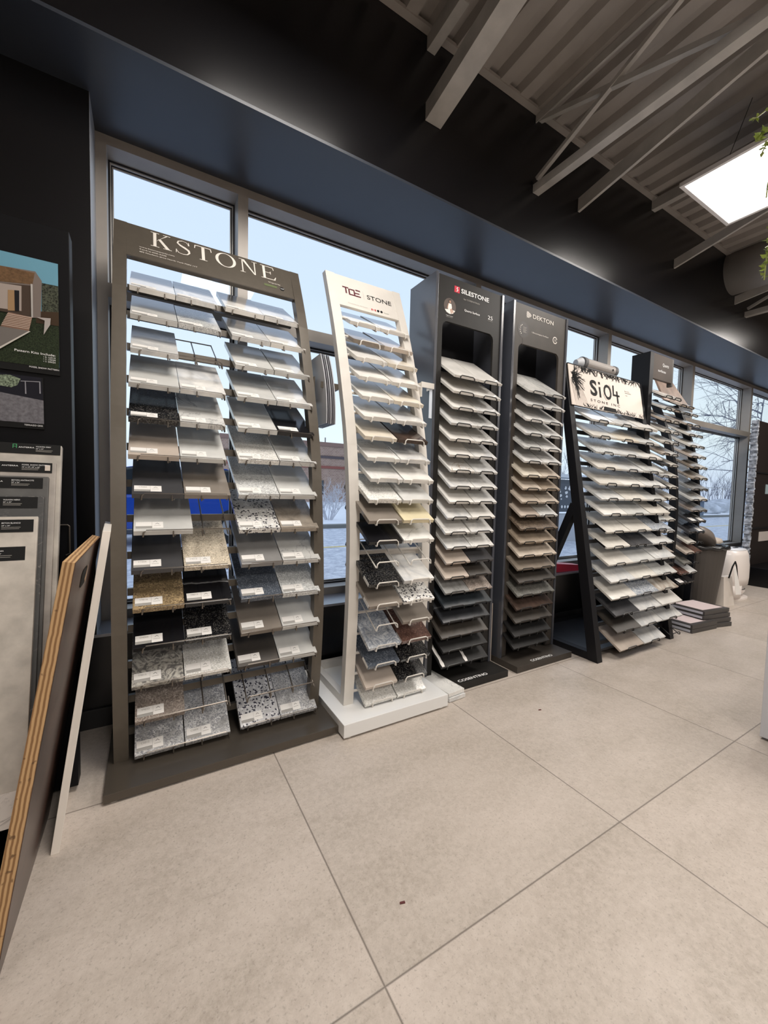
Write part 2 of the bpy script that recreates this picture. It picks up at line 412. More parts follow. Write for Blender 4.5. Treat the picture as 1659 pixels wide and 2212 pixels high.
# duct
t = thing('air_duct', (4.49, YU, 2.94), 'round light grey painted air duct meeting the black wall near the ceiling', 'duct')
b = MB(); b.tube([(4.49, YU - .001, 2.943), (4.49, -3.0, 2.943)], .178, 40); b.build('duct_pipe', M_duct, t, smooth=False)
for p in t.children[0].data.polygons: p.use_smooth = len(p.vertices) == 4
b = MB(); ctr = Vector((4.49, 1.085, 2.943)); d = Vector((-math.cos(.38), 0, -math.sin(.38)))
b.tube([ctr + d * .165, ctr + d * .181], .036, 24); b.build('vent_hole', mat('duct_hole', (.005, .004, .004), .6), t)
b = MB()
for yy in (.52, -.52): b.tube([(4.49, yy, 2.943), (4.49, yy - .03, 2.943)], .181, 40)
b.build('seam_band', M_duct, t)

def panel_light(x, y, z, lab):
    t = thing('light_panel', (x, y, z), lab, 'ceiling light', 'suspended flat light panels')
    hx, hy = .3085, .61
    b = MB(); fw = .018
    for a in ((-hx, -hx + fw, -hy, hy), (hx - fw, hx, -hy, hy), (-hx + fw, hx - fw, -hy, -hy + fw), (-hx + fw, hx - fw, hy - fw, hy)):
        b.box(x + a[0], x + a[1], y + a[2], y + a[3], z, z + .022)
    b.build('panel_frame', mat('white_panel_trim', (.75, .72, .70), .4), t)
    MB().box(x - hx + fw, x + hx - fw, y - hy + fw, y + hy - fw, z + .004, z + .008).build('diffuser', mat('lit_diffuser', (.9, .9, .9), .5, emit=((1.0, .985, .96), 3.0)), t)
    MB().box(x - hx + fw, x + hx - fw, y - hy + fw, y + hy - fw, z + .014, z + .020).build('back_plate', M_white, t)
    for sx_, sy_ in ((-1, -1), (1, -1), (1, 1), (-1, 1)):
        MB().tube([(x + sx_ * .2, y + sy_ * .45, z + .02), (x + sx_ * .14, y + sy_ * .36, ZC + .01)], .0016, 5).build('hanging_wire', M_ink, t)
    L = bpy.data.lights.new('panel_lamp', 'AREA'); L.shape = 'RECTANGLE'; L.size = .58; L.size_y = 1.18; L.energy = PANEL_WATT; L.color = (1, .93, .855)
    lo = bpy.data.objects.new('panel_lamp', L); COL.objects.link(lo); lo.location = (x, y, z - .002); lo.parent = t; lo.matrix_parent_inverse = INV[t.name]
for i, (x, y, z) in enumerate(PANELS):
    panel_light(x, y, z, ['bright flat light panel hung below the deck beside the trailing plant', 'light panel above the taupe and white stands, just over the camera', 'farthest light panel toward the right end of the window wall', 'light panel behind the camera over the middle of the showroom', 'light panel behind the camera to the left', 'light panel behind the camera to the right', 'light panel at the far left of the showroom', 'rearmost light panel near the back wall'][i])

# ------------------------------------------------------------------ stone samples
SLAB = {}
def slab_mesh(w, L, th, bev=.0012):
    k = (round(w, 4), round(L, 4), round(th, 4))
    if k not in SLAB:
        SLAB[k] = MB().box(0, w, 0, L, 0, th).mesh('sample_slab', mat('slot', (.5, .5, .5)), bevel=bev)
    return SLAB[k]
LABELM = {}
def sticker(parent, w, th, code, yoff=.014, xoff=.006, wide=.078, h=.034):
    key = ('k', code, round(th, 3), round(xoff, 3))
    if key not in LABELM:
        b = MB(); z = th + .0002
        b.cur = 0; b.box(xoff, xoff + wide, yoff + .011, yoff + h, z, z + .0004); b.box(xoff + .046, xoff + wide, yoff, yoff + .011, z, z + .0004)
        b.cur = 1; b.box(xoff, xoff + .045, yoff, yoff + .0105, z, z + .0004)
        b.cur = 2; cxx = xoff + .061; zz = z + .0006
        for sg in (-1, 1):
            b.poly([(cxx, yoff + .0275, zz), (cxx + sg * .0065, yoff + .0215, zz), (cxx + sg * .0047, yoff + .0215, zz), (cxx, yoff + .0257, zz)], [(0, 1, 2, 3)])
        b.cur = 3; b.poly([(xoff + .0455, yoff, zz), (xoff + .0461, yoff, zz), (xoff + .0461, yoff + h, zz), (xoff + .0455, yoff + h, zz)], [(0, 1, 2, 3)])
        b.poly([(cxx - .010, yoff + .013, zz), (cxx + .010, yoff + .013, zz), (cxx + .010, yoff + .0145, zz), (cxx - .010, yoff + .0145, zz)], [(0, 1, 2, 3)])
        me = b.mesh('sample_label', [M_paper, M_greybar, M_ink, M_gtxt])
        if code:
            o = text('t', code, (xoff + .012, yoff + .022, th + .0007), .0065, M_gtxt, None, (1, 0, 0), (0, 1, 0))
            bm = bmesh.new(); bm.from_mesh(me); n0 = len(bm.faces); bm.from_mesh(o.data); bm.faces.ensure_lookup_table()
            for f in list(bm.faces)[n0:]: f.material_index = 3
            bm.to_mesh(me); bm.free(); od = o.data; bpy.data.objects.remove(o); bpy.data.meshes.remove(od)
        LABELM[key] = me
    return link('sample_label', LABELM[key], parent)

ORD = ['top', 'second', 'third', 'fourth', 'fifth', 'sixth', 'seventh', 'eighth', 'ninth', 'tenth', 'eleventh', 'twelfth', 'thirteenth', 'fourteenth', 'fifteenth', 'sixteenth', 'seventeenth', 'eighteenth', 'nineteenth', 'twentieth']
proto_sample = bpy.data.objects.new('stone_sample', slab_mesh(.149, .30, .018)); COL.objects.link(proto_sample)
used_proto = [False]
def sample(x, y, z, w, L, th, tilt, m, label, group, yaw=0.0):
    if used_proto[0]:
        o = proto_sample.copy(); COL.objects.link(o)
    else:
        o = proto_sample; used_proto[0] = True
    o.data = slab_mesh(w, L, th)
    o.location = (x, y, z); o.rotation_euler = (tilt, 0, yaw)
    o.material_slots[0].link = 'OBJECT'; o.material_slots[0].material = m
    tag(o, label, 'stone sample', group); return o

# palette: code -> (description, material)
P = {
 'W': ('plain white', ('plain', (.76, .74, .70))), 'Wv': ('white veined', ('vein', (.76, .75, .72), (.40, .40, .40))),
 'Wc': ('cloudy white', ('cloud', (.76, .75, .72), (.52, .53, .54))), 'Ws': ('white finely speckled', ('speck', (.74, .73, .69), (.42, .42, .40))),
 'Wb': ('white with bold black specks', ('bold', (.72, .71, .68), (.06, .06, .07))), 'C': ('cream', ('plain', (.70, .64, .54))),
 'Cs': ('sandy beige speckled', ('speck', (.60, .53, .42), (.32, .27, .20))), 'G': ('light grey', ('plain', (.60, .60, .58))),
 'Gs': ('light grey speckled', ('speck', (.60, .61, .60), (.30, .31, .32))), 'Gv': ('light grey veined', ('vein', (.62, .62, .60), (.28, .28, .28))),
 'M': ('mid grey', ('plain', (.26, .255, .25))), 'Mw': ('warm grey', ('plain', (.24, .21, .18))), 'D': ('charcoal', ('plain', (.060, .060, .064))),
 'Db': ('dark blue-grey flecked', ('speck', (.085, .10, .125), (.20, .22, .26))), 'K': ('polished black', ('plain', (.010, .010, .012))),
 'Ks': ('black with bright specks', ('speck', (.011, .011, .012), (.11, .105, .095))), 'Kv': ('black with one white vein', ('bvein', (.010, .010, .012), (.7, .7, .7))),
 'B': ('taupe brown', ('cloud', (.26, .22, .18), (.20, .17, .14))), 'Bd': ('dark brown', ('cloud', (.075, .05, .04), (.035, .025, .02))),
 'Br': ('reddish brown', ('granite', (.16, .085, .065), (.07, .04, .035))), 'Gr': ('golden brown granite', ('granite', (.42, .31, .17), (.10, .07, .05))),
 'Sw': ('grey swirled marble', ('swirl', (.50, .48, .43), (.15, .145, .14))), 'Bg': ('brown-grey granite', ('granite', (.36, .31, .27), (.16, .13, .12))),
 'Gg': ('salt and pepper granite', ('granite', (.60, .60, .60), (.17, .18, .21))), 'Bb': ('bold black flaked', ('bold', (.55, .55, .56), (.05, .05, .07))),
 'St': ('brown-grey travertine', ('cloud', (.40, .35, .29), (.22, .19, .16))), 'Go': ('white with a gold vein', ('vein', (.76, .75, .72), (.30, .17, .04))),
 'Gm': ('grey marbled', ('cloud', (.34, .34, .33), (.16, .16, .155))), 'T': ('pale taupe', ('plain', (.50, .43, .37))),
 'N': ('dark navy slate', ('cloud', (.030, .038, .045), (.015, .018, .022), .3)), 'Ns': ('black slate with white scratches', ('bvein', (.028, .030, .034), (.45, .45, .45), .3)),
 'Co': ('dark brown concrete look', ('cloud', (.062, .052, .043), (.04, .035, .03), .45)), 'Kt': ('matt black', ('plain', (.008, .0075, .0075), (.1, .1, .1), .6)),
 'Wo': ('brown wood look', ('swirl', (.22, .17, .125), (.10, .075, .055), .4)), 'Wl': ('light brown stone', ('cloud', (.36, .29, .22), (.25, .20, .15), .4)),
 'Sd': ('dark speckled stone', ('granite', (.19, .185, .165), (.07, .07, .065), .4)), 'Be': ('very pale beige', ('cloud', (.70, .67, .61), (.60, .57, .52), .2)),
 'Bn': ('pale beige stone', ('cloud', (.58, .51, .43), (.46, .39, .32), .3)),
 'Ye': ('pale yellow', ('plain', (.70, .62, .42))), 'Pb': ('grey-blue marbled', ('swirl', (.56, .58, .60), (.26, .29, .34))), 'Ma': ('multicoloured streaked', ('cloud', (.60, .56, .50), (.27, .21, .16))),
}
def pm(code):
    a = P[code][1]; kind, base = a[0], a[1]
    c2 = a[2] if len(a) > 2 else (.1, .1, .1); r = a[3] if len(a) > 3 else .13
    return stone(kind, base, c2, r)

def hook(b, x0, x1, y, z, th, tilt, r=.0022, up=None):
    """U-shaped front lip of a wire holder: rises in front of the slab, bends down at both ends"""
    d = .006; h = th * math.cos(tilt) + .002 if up is None else up
    yb = y + .03; zb = z + .03 * math.tan(tilt) - .004
    q = .010
    b.tube([(x0, yb, zb), (x0, y - .001, z - .005), (x0, y - d, z - .004), (x0 + .002, y - d - .001, z + h * .6), (x0 + q, y - d, z + h),
            (x1 - q, y - d, z + h), (x1 - .002, y - d - .001, z + h * .6), (x1, y - d, z - .004), (x1, y - .001, z - .005), (x1, yb, zb)], r, 6)
def rack_arm(b, x, y, z, L, tilt, r=.0022):
    u = Vector((0, math.cos(tilt), math.sin(tilt))); n = Vector((0, -math.sin(tilt), math.cos(tilt)))
    p = Vector((x, y, z)) - n * (r + .0008)
    b.tube([p, p + u * L], r, 6)

def interp(x, xs, ys):
    if x <= xs[0]: return ys[0]
    for i in range(1, len(xs)):
        if x <= xs[i]: return ys[i - 1] + (ys[i] - ys[i - 1]) * (x - xs[i - 1]) / (xs[i] - xs[i - 1])
    return ys[-1]
def post_mb(b, x0, x1, zs, ys, depth):
    prof = [(y, z) for y, z in zip(ys, zs)] + [(y + depth, z) for y, z in reversed(list(zip(ys, zs)))]
    n = len(zs)
    for i in range(n - 1):
        b.hexa([(x0, ys[i], zs[i]), (x1, ys[i], zs[i]), (x1, ys[i] + depth, zs[i]), (x0, ys[i] + depth, zs[i]),
                (x0, ys[i + 1], zs[i + 1]), (x1, ys[i + 1], zs[i + 1]), (x1, ys[i + 1] + depth, zs[i + 1]), (x0, ys[i + 1] + depth, zs[i + 1])])
def smooth_prof(zs, ys, n=26):
    # gentle resample so the curved posts read as curved
    out = []
    for i in range(n + 1):
        z = zs[0] + (zs[-1] - zs[0]) * i / n
        w = (zs[-1] - zs[0]) / n * .8
        out.append((z, (interp(z - w, zs, ys) + interp(z, zs, ys) * 2 + interp(z + w, zs, ys)) / 4 if 0 < i < n else interp(z, zs, ys)))
    return [a for a, _ in out], [c for _, c in out]

# ======================================================== brown stand (leftmost)
KL = [(-0.047,0.248,1.748,1.648),(-0.044,0.255,1.702,1.534),(-0.043,0.255,1.653,1.403),(-0.048,0.257,1.607,1.278),(-0.048,0.252,1.575,1.158),(-0.049,0.250,1.549,1.036),(-0.039,0.261,1.522,0.91),(-0.035,0.262,1.507,0.791),(-0.042,0.258,1.494,0.667),(-0.039,0.260,1.49,0.543),(-0.039,0.261,1.491,0.417),(-0.044,0.262,1.496,0.290),(-0.036,0.262,1.506,0.166),(-0.038,0.262,1.516,0.046)]
KR = [(0.277,0.582,1.753,1.652),(0.293,0.594,1.7,1.53),(0.298,0.598,1.655,1.407),(0.297,0.594,1.607,1.278),(0.294,0.590,1.575,1.158),(0.292,0.594,1.551,1.041),(0.287,0.587,1.523,0.912),(0.287,0.589,1.507,0.787),(0.293,0.593,1.494,0.664),(0.291,0.592,1.489,0.539),(0.292,0.593,1.491,0.413),(0.282,0.586,1.496,0.289),(0.293,0.585,1.506,0.162),(0.297,0.596,1.515,0.050)]
KLc = [('W','Wc'),('G','Gs'),('Wc',None),('G','Wc'),('Ks','Gv'),('T','G'),('D','Mw'),('G',None),('D','Cs'),('Gr','Kv'),('K','Ks'),('Sw','Ws'),('Bg',None),('Gg','Gg')]
KRc = [('W','Wc'),('Wc','W'),('G','G'),('G','Wc'),('G','K'),('Ws','Gv'),('Gs','G'),('Wb','St'),('M','Gv'),('Db','Gs'),('Mw','G'),('Co','G'),(None,None),('Bb','Gg')]
codes = {(6,0):'Y7002',(8,0):'Y7004',(8,1):'Y4012',(9,0):'Y9016',(9,1):'Y8012',(10,0):'D4005',(10,1):'C3002',(11,0):'Y9015',(12,0):'Y9033',(13,0):'C5012',(13,1):'C3009'}
KS = thing('display_stand', (.27, 1.63, 0), 'tall curved taupe metal display stand with cream serif lettering on its header', 'display stand')
kzs = [.033, .30, .5, .687, .90, 1.1, 1.20, 1.373, 1.50, 1.65, 1.80, 1.948]; kys = [1.545, 1.512, 1.499, 1.509, 1.532, 1.560, 1.585, 1.640, 1.683, 1.733, 1.803, 1.878]
kz2, ky2 = smooth_prof(kzs, kys)
b = MB(); b.box(-.115, .656, 1.395, 1.865, .006, .033); b.build('base', mat('glossy_taupe_base', (.085, .072, .058), .20, metal=.3), KS, bevel=.002)
for fx, fy in ((-.09, 1.42), (.63, 1.42), (.63, 1.84), (-.09, 1.84)): MB().lathe([(.018, 0), (.018, .006)], (fx, fy, 0), 16).build('foot', M_white, KS)
b = MB(); post_mb(b, -.097, -.055, kz2, ky2, .040); b.build('post', M_brown, KS)
b = MB(); post_mb(b, .575, .615, kz2, ky2, .040); b.build('post', M_brown, KS)
hy = lambda z: 1.80 + (z - 1.785) * .475
b = MB(); z0, z1 = 1.792, 1.946
b.hexa([(-.055, hy(z0), z0), (.575, hy(z0), z0), (.575, hy(z0) + .028, z0), (-.055, hy(z0) + .028, z0), (-.055, hy(z1), z1), (.575, hy(z1), z1), (.575, hy(z1) + .028, z1), (-.055, hy(z1) + .028, z1)])
KH = b.build('header', M_brown, KS)
b = MB(); b.hexa([(-.055, hy(z0) - .006, z0 - .002), (.575, hy(z0) - .006, z0 - .002), (.575, hy(z0), z0 - .002), (-.055, hy(z0), z0 - .002), (-.055, hy(z0) - .003, z0 + .003), (.575, hy(z0) - .003, z0 + .003), (.575, hy(z0) + .002, z0 + .003), (-.055, hy(z0) + .002, z0 + .003)])
b.build('header_lip', M_brown_wire, KS)
# serif letters drawn as polygons (unit height)
def serif_word():
    L = {}
    L['K'] = (.74, [[(.09, .03), (.20, .03), (.20, .97), (.09, .97)], [(.0, 0), (.30, 0), (.30, .035), (.0, .035)], [(.0, .965), (.30, .965), (.30, 1), (.0, 1)],
              [(.20, .40), (.24, .50), (.61, .97), (.55, .97)], [(.26, .56), (.34, .64), (.68, .03), (.53, .03)], [(.44, .965), (.70, .965), (.70, 1), (.44, 1)], [(.44, 0), (.74, 0), (.74, .035), (.44, .035)]])
    L['T'] = (.68, [[(.28, .03), (.40, .03), (.40, .97), (.28, .97)], [(.19, 0), (.49, 0), (.49, .035), (.19, .035)], [(.02, .95), (.66, .95), (.66, 1), (.02, 1)],
              [(.0, .74), (.03, .74), (.06, .95), (.02, 1)], [(.68, .74), (.65, .74), (.62, .95), (.66, 1)]])
    L['N'] = (.80, [[(.11, .03), (.16, .03), (.16, .97), (.11, .97)], [(.03, 0), (.25, 0), (.25, .035), (.03, .035)], [(.0, .965), (.22, .965), (.22, 1), (.0, 1)],
              [(.10, 1), (.23, 1), (.68, .0), (.62, .0)], [(.635, .0), (.685, .0), (.685, .97), (.64, .97)], [(.55, .965), (.78, .965), (.78, 1), (.55, 1)]])
    L['E'] = (.66, [[(.09, .03), (.20, .03), (.20, .97), (.09, .97)], [(.0, 0), (.62, 0), (.60, .05), (.0, .035)], [(.0, .965), (.58, .95), (.58, 1), (.0, 1)],
              [(.20, .49), (.44, .49), (.44, .53), (.20, .53)], [(.42, .40), (.45, .40), (.45, .62), (.42, .62)], [(.58, 1), (.61, .78), (.58, .78), (.54, .96)], [(.62, 0), (.67, .25), (.64, .25), (.56, .04)]])
    def ring(cx, cy, rx, ry, tx, ty, n=28):
        q = []
        for i in range(n):
            a, c = 2 * PI * i / n, 2 * PI * (i + 1) / n
            q.append([(cx + (rx - tx) * math.cos(a), cy + (ry - ty) * math.sin(a)), (cx + rx * math.cos(a), cy + ry * math.sin(a)), (cx + rx * math.cos(c), cy + ry * math.sin(c)), (cx + (rx - tx) * math.cos(c), cy + (ry - ty) * math.sin(c))])
        return q
    L['O'] = (.86, ring(.43, .5, .42, .52, .12, .04))
    ctl = [(.50, .80), (.42, .94), (.27, .985), (.12, .90), (.09, .74), (.20, .61), (.36, .50), (.49, .38), (.52, .22), (.44, .07), (.28, .015), (.12, .06), (.04, .24)]
    wd = [.02, .03, .035, .05, .07, .10, .12, .10, .07, .05, .035, .03, .02]
    q = []; P_ = []
    for i, c in enumerate(ctl):
        a = ctl[max(i - 1, 0)]; d = ctl[min(i + 1, len(ctl) - 1)]; tx, ty = d[0] - a[0], d[1] - a[1]; l = math.hypot(tx, ty); nx, ny = -ty / l, tx / l
        P_.append(((c[0] + nx * wd[i] / 2, c[1] + ny * wd[i] / 2), (c[0] - nx * wd[i] / 2, c[1] - ny * wd[i] / 2)))
    for i in range(len(P_) - 1): q.append([P_[i][0], P_[i][1], P_[i + 1][1], P_[i + 1][0]])
    q += [[(.47, .74), (.53, .74), (.51, .97), (.49, .97)], [(.02, .03), (.04, .03), (.06, .28), (.02, .28)]]
    L['S'] = (.58, q); return L
SL = serif_word()
H = .068; adv = 0; gaps = .13; word = 'KSTONE'
tot = sum(SL[c][0] for c in word) + gaps * (len(word) - 1); kx = (.503 - .022) / tot
for c in word:
    b = MB()
    for q in SL[c][1]:
        pts = []
        for px, pz in q:
            z = 1.868 + pz * H; pts.append((.022 + (adv + px) * kx, hy(z) - .0012, z))
        b.poly(pts, [tuple(range(len(pts)))])
    b.build('letter', M_cream, KH)
    adv += SL[c][0] + gaps
up = Vector((0, .475, 1)).normalized()
def kt(s, x, z, h, w, m=M_cream): text('lettering', s, (x, hy(z) - .001, z), h, m, KH, (1, 0, 0), up, width=w)
kt('www.kstonequartz.com', -.016, 1.8445, .0058, .118); kt('Tel:416-650-3338', -.016, 1.833, .0058, .09); kt('485 Norfinch drive North York M3N 1Y7', -.016, 1.8215, .0058, .198)
kt('Viquartz', .466, 1.848, .0065, .053); 
b = MB(); b.tube([(.525, hy(1.832) - .0003, 1.832), (.525, hy(1.832) - .0014, 1.8325)], .010, 24); b.build('round_badge', M_ink, KH)
text('lettering', 'NSF', (.5175, hy(1.8295) - .002, 1.8295), .006, M_wtxt, KH, (1, 0, 0), up, width=.015)
b = MB(); z = 1.828; b.poly([(.447, hy(z) - .001, z), (.502, hy(z) - .001, z), (.502, hy(z + .011) - .001, z + .011), (.447, hy(z + .011) - .001, z + .011)], [(0, 1, 2, 3)])
b.build('green_mark', mat('green_print', (.10, .13, .045), .5), KH)

TILT = math.radians(32)
for side, rows, cols in (('left', KL, KLc), ('right', KR, KRc)):
    for i, (xa, xb, y, z) in enumerate(rows):
        b = MB()
        # wires: back rail, arms, hooked front lip spanning both slabs
        u = Vector((0, math.cos(TILT), math.sin(TILT)))
        bk = Vector((0, y, z)) + u * .285
        n_ = Vector((0, -math.sin(TILT), math.cos(TILT))) * -.003
        b.tube([(xa + .025, bk.y + n_.y, bk.z + n_.z), (xb - .01, bk.y + n_.y, bk.z + n_.z)], .0024, 6)
        for fx in (.09, .40, .70, .96): rack_arm(b, xa + (xb - xa) * fx, y, z, .285, TILT, .0024)
        hook(b, xa + .026, xb - .004, y, z, .018, TILT, .0026, .016)
        for fx in (.38, .68): b.tube([(xa + (xb - xa) * fx, y - .006, z + .016), (xa + (xb - xa) * fx, y - .007, z - .006), (xa + (xb - xa) * fx, y + .02, z + .006)], .0024, 6)
        b.build('wire_holder', M_brown_wire, KS)
        for c in (0, 1):
            code = cols[i][c]
            if not code: continue
            hw = (xb - xa) / 2
            x = xa + c * hw + (.0 if c == 0 else .001)
            w = hw - .0015; L = .30; yy, zz = y, z
            if side == 'left' and i == 7: w = .172; 
            o = sample(x, yy, zz, round(w, 3), L, .018, TILT + random.uniform(-.006, .006), pm(code), '%s stone sample, %s %s column, %s shelf down on taupe stand' % (P[code][0], 'inner' if (c == 0) == (side == 'right') else 'outer', side, ORD[i]), 'stone samples on the taupe stand', random.uniform(-.006, .006))
            sticker(o, w, .018, codes.get((i, c), '') if side == 'left' else '')
for i, (_, _, y, z) in enumerate(KL):
    MB().box(-.056, .576, y + .100, y + .116, z + .036, z + .0605).build('crossbar', M_brown, KS)

# catalogue holder on the right post of the taupe stand
CH = thing('catalogue_holder', (.62, 1.62, 1.33), 'taupe bracket holding curved catalogue sheets on the right side of the taupe stand', 'brochure holder')
b = MB(); b.box(.617, .622, 1.655, 1.74, 1.33, 1.43); b.box(.622, .664, 1.70, 1.706, 1.33, 1.345); b.build('back_plate', M_brown, CH)
b = MB(); b.box(.622, .700, 1.585, 1.590, 1.370, 1.395); b.box(.695, .700, 1.590, 1.64, 1.370, 1.395); b.build('clip', M_brown, CH)
BS = thing('catalogue_sheets', (.66, 1.65, 1.22), 'stack of curled grey catalogue sheets held beside the taupe stand', 'brochures')
for k in range(5):
    b = MB(); n = 12; x0 = .632 + k * .010
    zs_ = [1.222 + (1.52 - 1.222) * j / n for j in range(n + 1)]
    for j in range(n):
        def yy(z): q = (z - 1.22) / .30; return 1.548 + .077 * q ** 2 - .02 * q * (1 - q) + k * .002
        za, zb = zs_[j], zs_[j + 1]
        b.hexa([(x0, yy(za), za), (x0 + .004, yy(za), za), (x0 + .004, yy(za) + .145, za), (x0, yy(za) + .145, za), (x0, yy(zb), zb), (x0 + .004, yy(zb), zb), (x0 + .004, yy(zb) + .145, zb), (x0, yy(zb) + .145, zb)])
    b.build('sheet', mat('catalogue_sheet_%d' % (k % 2), ((.42, .43, .46), (.15, .15, .17))[k % 2], .35), BS)

# ======================================================== white curved stand
TR = [(0.767,1.080,1.632,1.673),(0.764,1.075,1.59,1.582),(0.756,1.074,1.542,1.494),(0.753,1.072,1.507,1.407),(0.755,1.066,1.48,1.322),(0.753,1.068,1.454,1.236),(0.747,1.062,1.434,1.155),(0.754,1.067,1.42,1.071),(0.758,1.069,1.396,0.987),(0.738,1.054,1.371,0.904),(0.726,1.041,1.346,0.825),(0.725,1.039,1.338,0.745),(0.722,1.038,1.33,0.663),(0.725,1.041,1.33,0.583),(0.727,1.045,1.33,0.499),(0.739,1.053,1.35,0.409),(0.751,1.065,1.37,0.318),(0.760,1.073,1.387,0.234),(0.758,1.073,1.4,0.143),(0.765,1.076,1.413,0.066)]
TRc = [('W','W'),('B','T'),('W','C'),('W','W'),('W','C'),('W','Wc'),('C','Bd'),('Wv','Wc'),('Wc','W'),('Ws','G'),('Mw','Ye'),('K','Wv'),(None,None),('Ks','Wc'),('Mw','Wb'),(None,'Mw'),('Pb','Br'),('Db','Ks'),('T','Ks'),('Ws','Ws')]
TS = thing('display_stand', (.9, 1.6, 0), 'curved white metal display stand with maroon and black header lettering', 'display stand')
tzs = [.06, .224, .384, .479, .692, .803, .989, 1.158, 1.277, 1.458, 1.656, 1.935]; tys = [1.472, 1.460, 1.449, 1.443, 1.441, 1.444, 1.462, 1.488, 1.517, 1.571, 1.636, 1.752]
tz2, ty2 = smooth_prof(tzs, tys)
MB().box(.642, 1.148, 1.345, 1.865, .008, .06).build('base', mat('gloss_white_base', (.76, .76, .75), .3), TS, bevel=.002)
for fx, fy in ((.67, 1.37), (1.12, 1.37), (1.12, 1.83), (.67, 1.83)): MB().lathe([(.016, 0), (.016, .008)], (fx, fy, 0), 16).build('foot', M_paper, TS)
b = MB(); post_mb(b, .698, .742, tz2, ty2, .034); b.build('post', M_white, TS)
b = MB(); post_mb(b, 1.052, 1.093, tz2, ty2, .034); b.build('post', M_white, TS)
b = MB(); b.box(.698, .728, 1.505, 1.86, .06, .095); b.box(1.063, 1.093, 1.505, 1.86, .06, .095); b.box(.728, 1.063, 1.83, 1.86, .06, .095); b.build('base_frame', M_white, TS, bevel=.001)
ht = lambda z: interp(z, tzs, tys) + .002
b = MB(); z0, z1 = 1.772, 1.933
b.hexa([(.742, ht(z0), z0), (1.052, ht(z0), z0), (1.052, ht(z0) + .024, z0), (.742, ht(z0) + .024, z0), (.742, ht(z1), z1), (1.052, ht(z1), z1), (1.052, ht(z1) + .024, z1), (.742, ht(z1) + .024, z1)])
TH = b.build('header', M_white, TS)
upt = Vector((0, .42, 1)).normalized()
M_mar = mat('maroon_lettering', (.09, .01, .02), .5)
# geometric TCE monogram
def flat(name, quads, m, parent, yfun, off=-.001):
    b = MB()
    for q in quads: b.poly([(x, yfun(z) + off, z) for x, z in q], [tuple(range(len(q)))])
    return b.build(name, m, parent)
def rq(x0, x1, z0, z1): return [(x0, z0), (x1, z0), (x1, z1), (x0, z1)]
zb, zt = 1.838, 1.876
flat('lettering', [rq(.772, .802, zt - .006, zt), rq(.784, .791, zb + .004, zt - .006),
                   rq(.800, .807, zb, zt - .006), rq(.807, .832, zb, zb + .006), rq(.807, .832, zt - .010, zt - .004),
                   rq(.826, .833, zb, zt - .010), rq(.833, .861, zb, zb + .006), rq(.833, .856, zb + .015, zb + .0205), rq(.838, .862, zt - .006, zt)], M_mar, TH, ht)
flat('divider', [rq(.876, .8768, 1.834, 1.878)], M_gtxt, TH, ht)
text('lettering', 'STONE', (.893, ht(1.843) - .001, 1.843), .0245, M_ink, TH, (1, 0, 0), upt, width=.132)
text('lettering', 'The perfect for the future', (.785, ht(1.79) - .001, 1.7905), .0045, M_gtxt, TH, (1, .0, 0), upt, width=.10)
M_red = mat('red_print', (.45, .02, .03), .5)
flat('small_marks', [rq(.906, .912, 1.786, 1.796), rq(.924, .930, 1.786, 1.796), rq(.916, .920, 1.789, 1.793)], M_red, TH, ht)
b = MB()
for cx_ in (.942, .960): b.tube([(cx_, ht(1.791) - .0002, 1.791), (cx_, ht(1.791) - .0013, 1.7913)], .0062, 20)
b.build('round_badge', M_ink, TH)
text('lettering', 'Greener', (.972, ht(1.788) - .001, 1.788), .006, mat('green_grey_print', (.16, .20, .14), .5), TH, (1, 0, 0), upt, width=.028)
T31 = math.radians(31)
for i, (xa, xb, y, z) in enumerate(TR):
    hwid = (xb - xa) / 2
    for c in (0, 1):
        b = MB(); xs = xa + c * hwid
        for fx in (.22, .84): rack_arm(b, xs + hwid * fx, y, z, .17, T31, .0024)
        uu = Vector((0, math.cos(T31), math.sin(T31))) * .17
        b.tube([(xs + hwid * .22, y + uu.y, z + uu.z), (xs + hwid * .84, y + uu.y, z + uu.z)], .0024, 6)
        hook(b, xs + hwid * .22, xs + hwid * .84, y, z, .015, T31, .0028, .016)
        b.build('wire_holder', M_white, TS)
    zz = z + .04; yy = interp(zz, tzs, tys) + .018
    MB().tube([(.74, yy, zz), (1.054, yy, zz)], .006, 8).build('crossbar', M_white, TS)
    for c in (0, 1):
        code = TRc[i][c]
        if not code: continue
        L = .26; yy, zz = y, z
        o = sample(xa + c * hwid + .001, yy, zz, .150, L, .0155, T31 + random.uniform(-.02, .02), pm(code), '%s stone sample, %s column, %s shelf down on white stand' % (P[code][0], ('left', 'right')[c], ORD[i]), 'stone samples on the white stand', random.uniform(-.012, .012))
        if (i, c) in ((13, 0), (14, 0), (17, 0), (16, 1)):
            b = MB(); b.box(-.0006, -.0001, .004, .055, .001, .0145); b.build('edge_label', M_paper, o)
MB().box(.742, 1.053, 1.470, 1.500, .675, .700).build('crossbar', M_white, TS, bevel=.001)
AH = thing('acrylic_holder', (1.13, 1.55, 1.30), 'small white bracket with clear pocket on the right side of the white stand', 'brochure holder')
b = MB(); b.box(1.094, 1.098, 1.54, 1.62, 1.39, 1.455); b.box(1.098, 1.170, 1.545, 1.552, 1.435, 1.460); b.box(1.166, 1.170, 1.552, 1.60, 1.435, 1.460); b.build('bracket', M_white, AH)
MB().box(1.150, 1.166, 1.553, 1.556, 1.30, 1.435).build('clear_pocket', mat('frosted_acrylic', (.7, .76, .85), .15), AH)

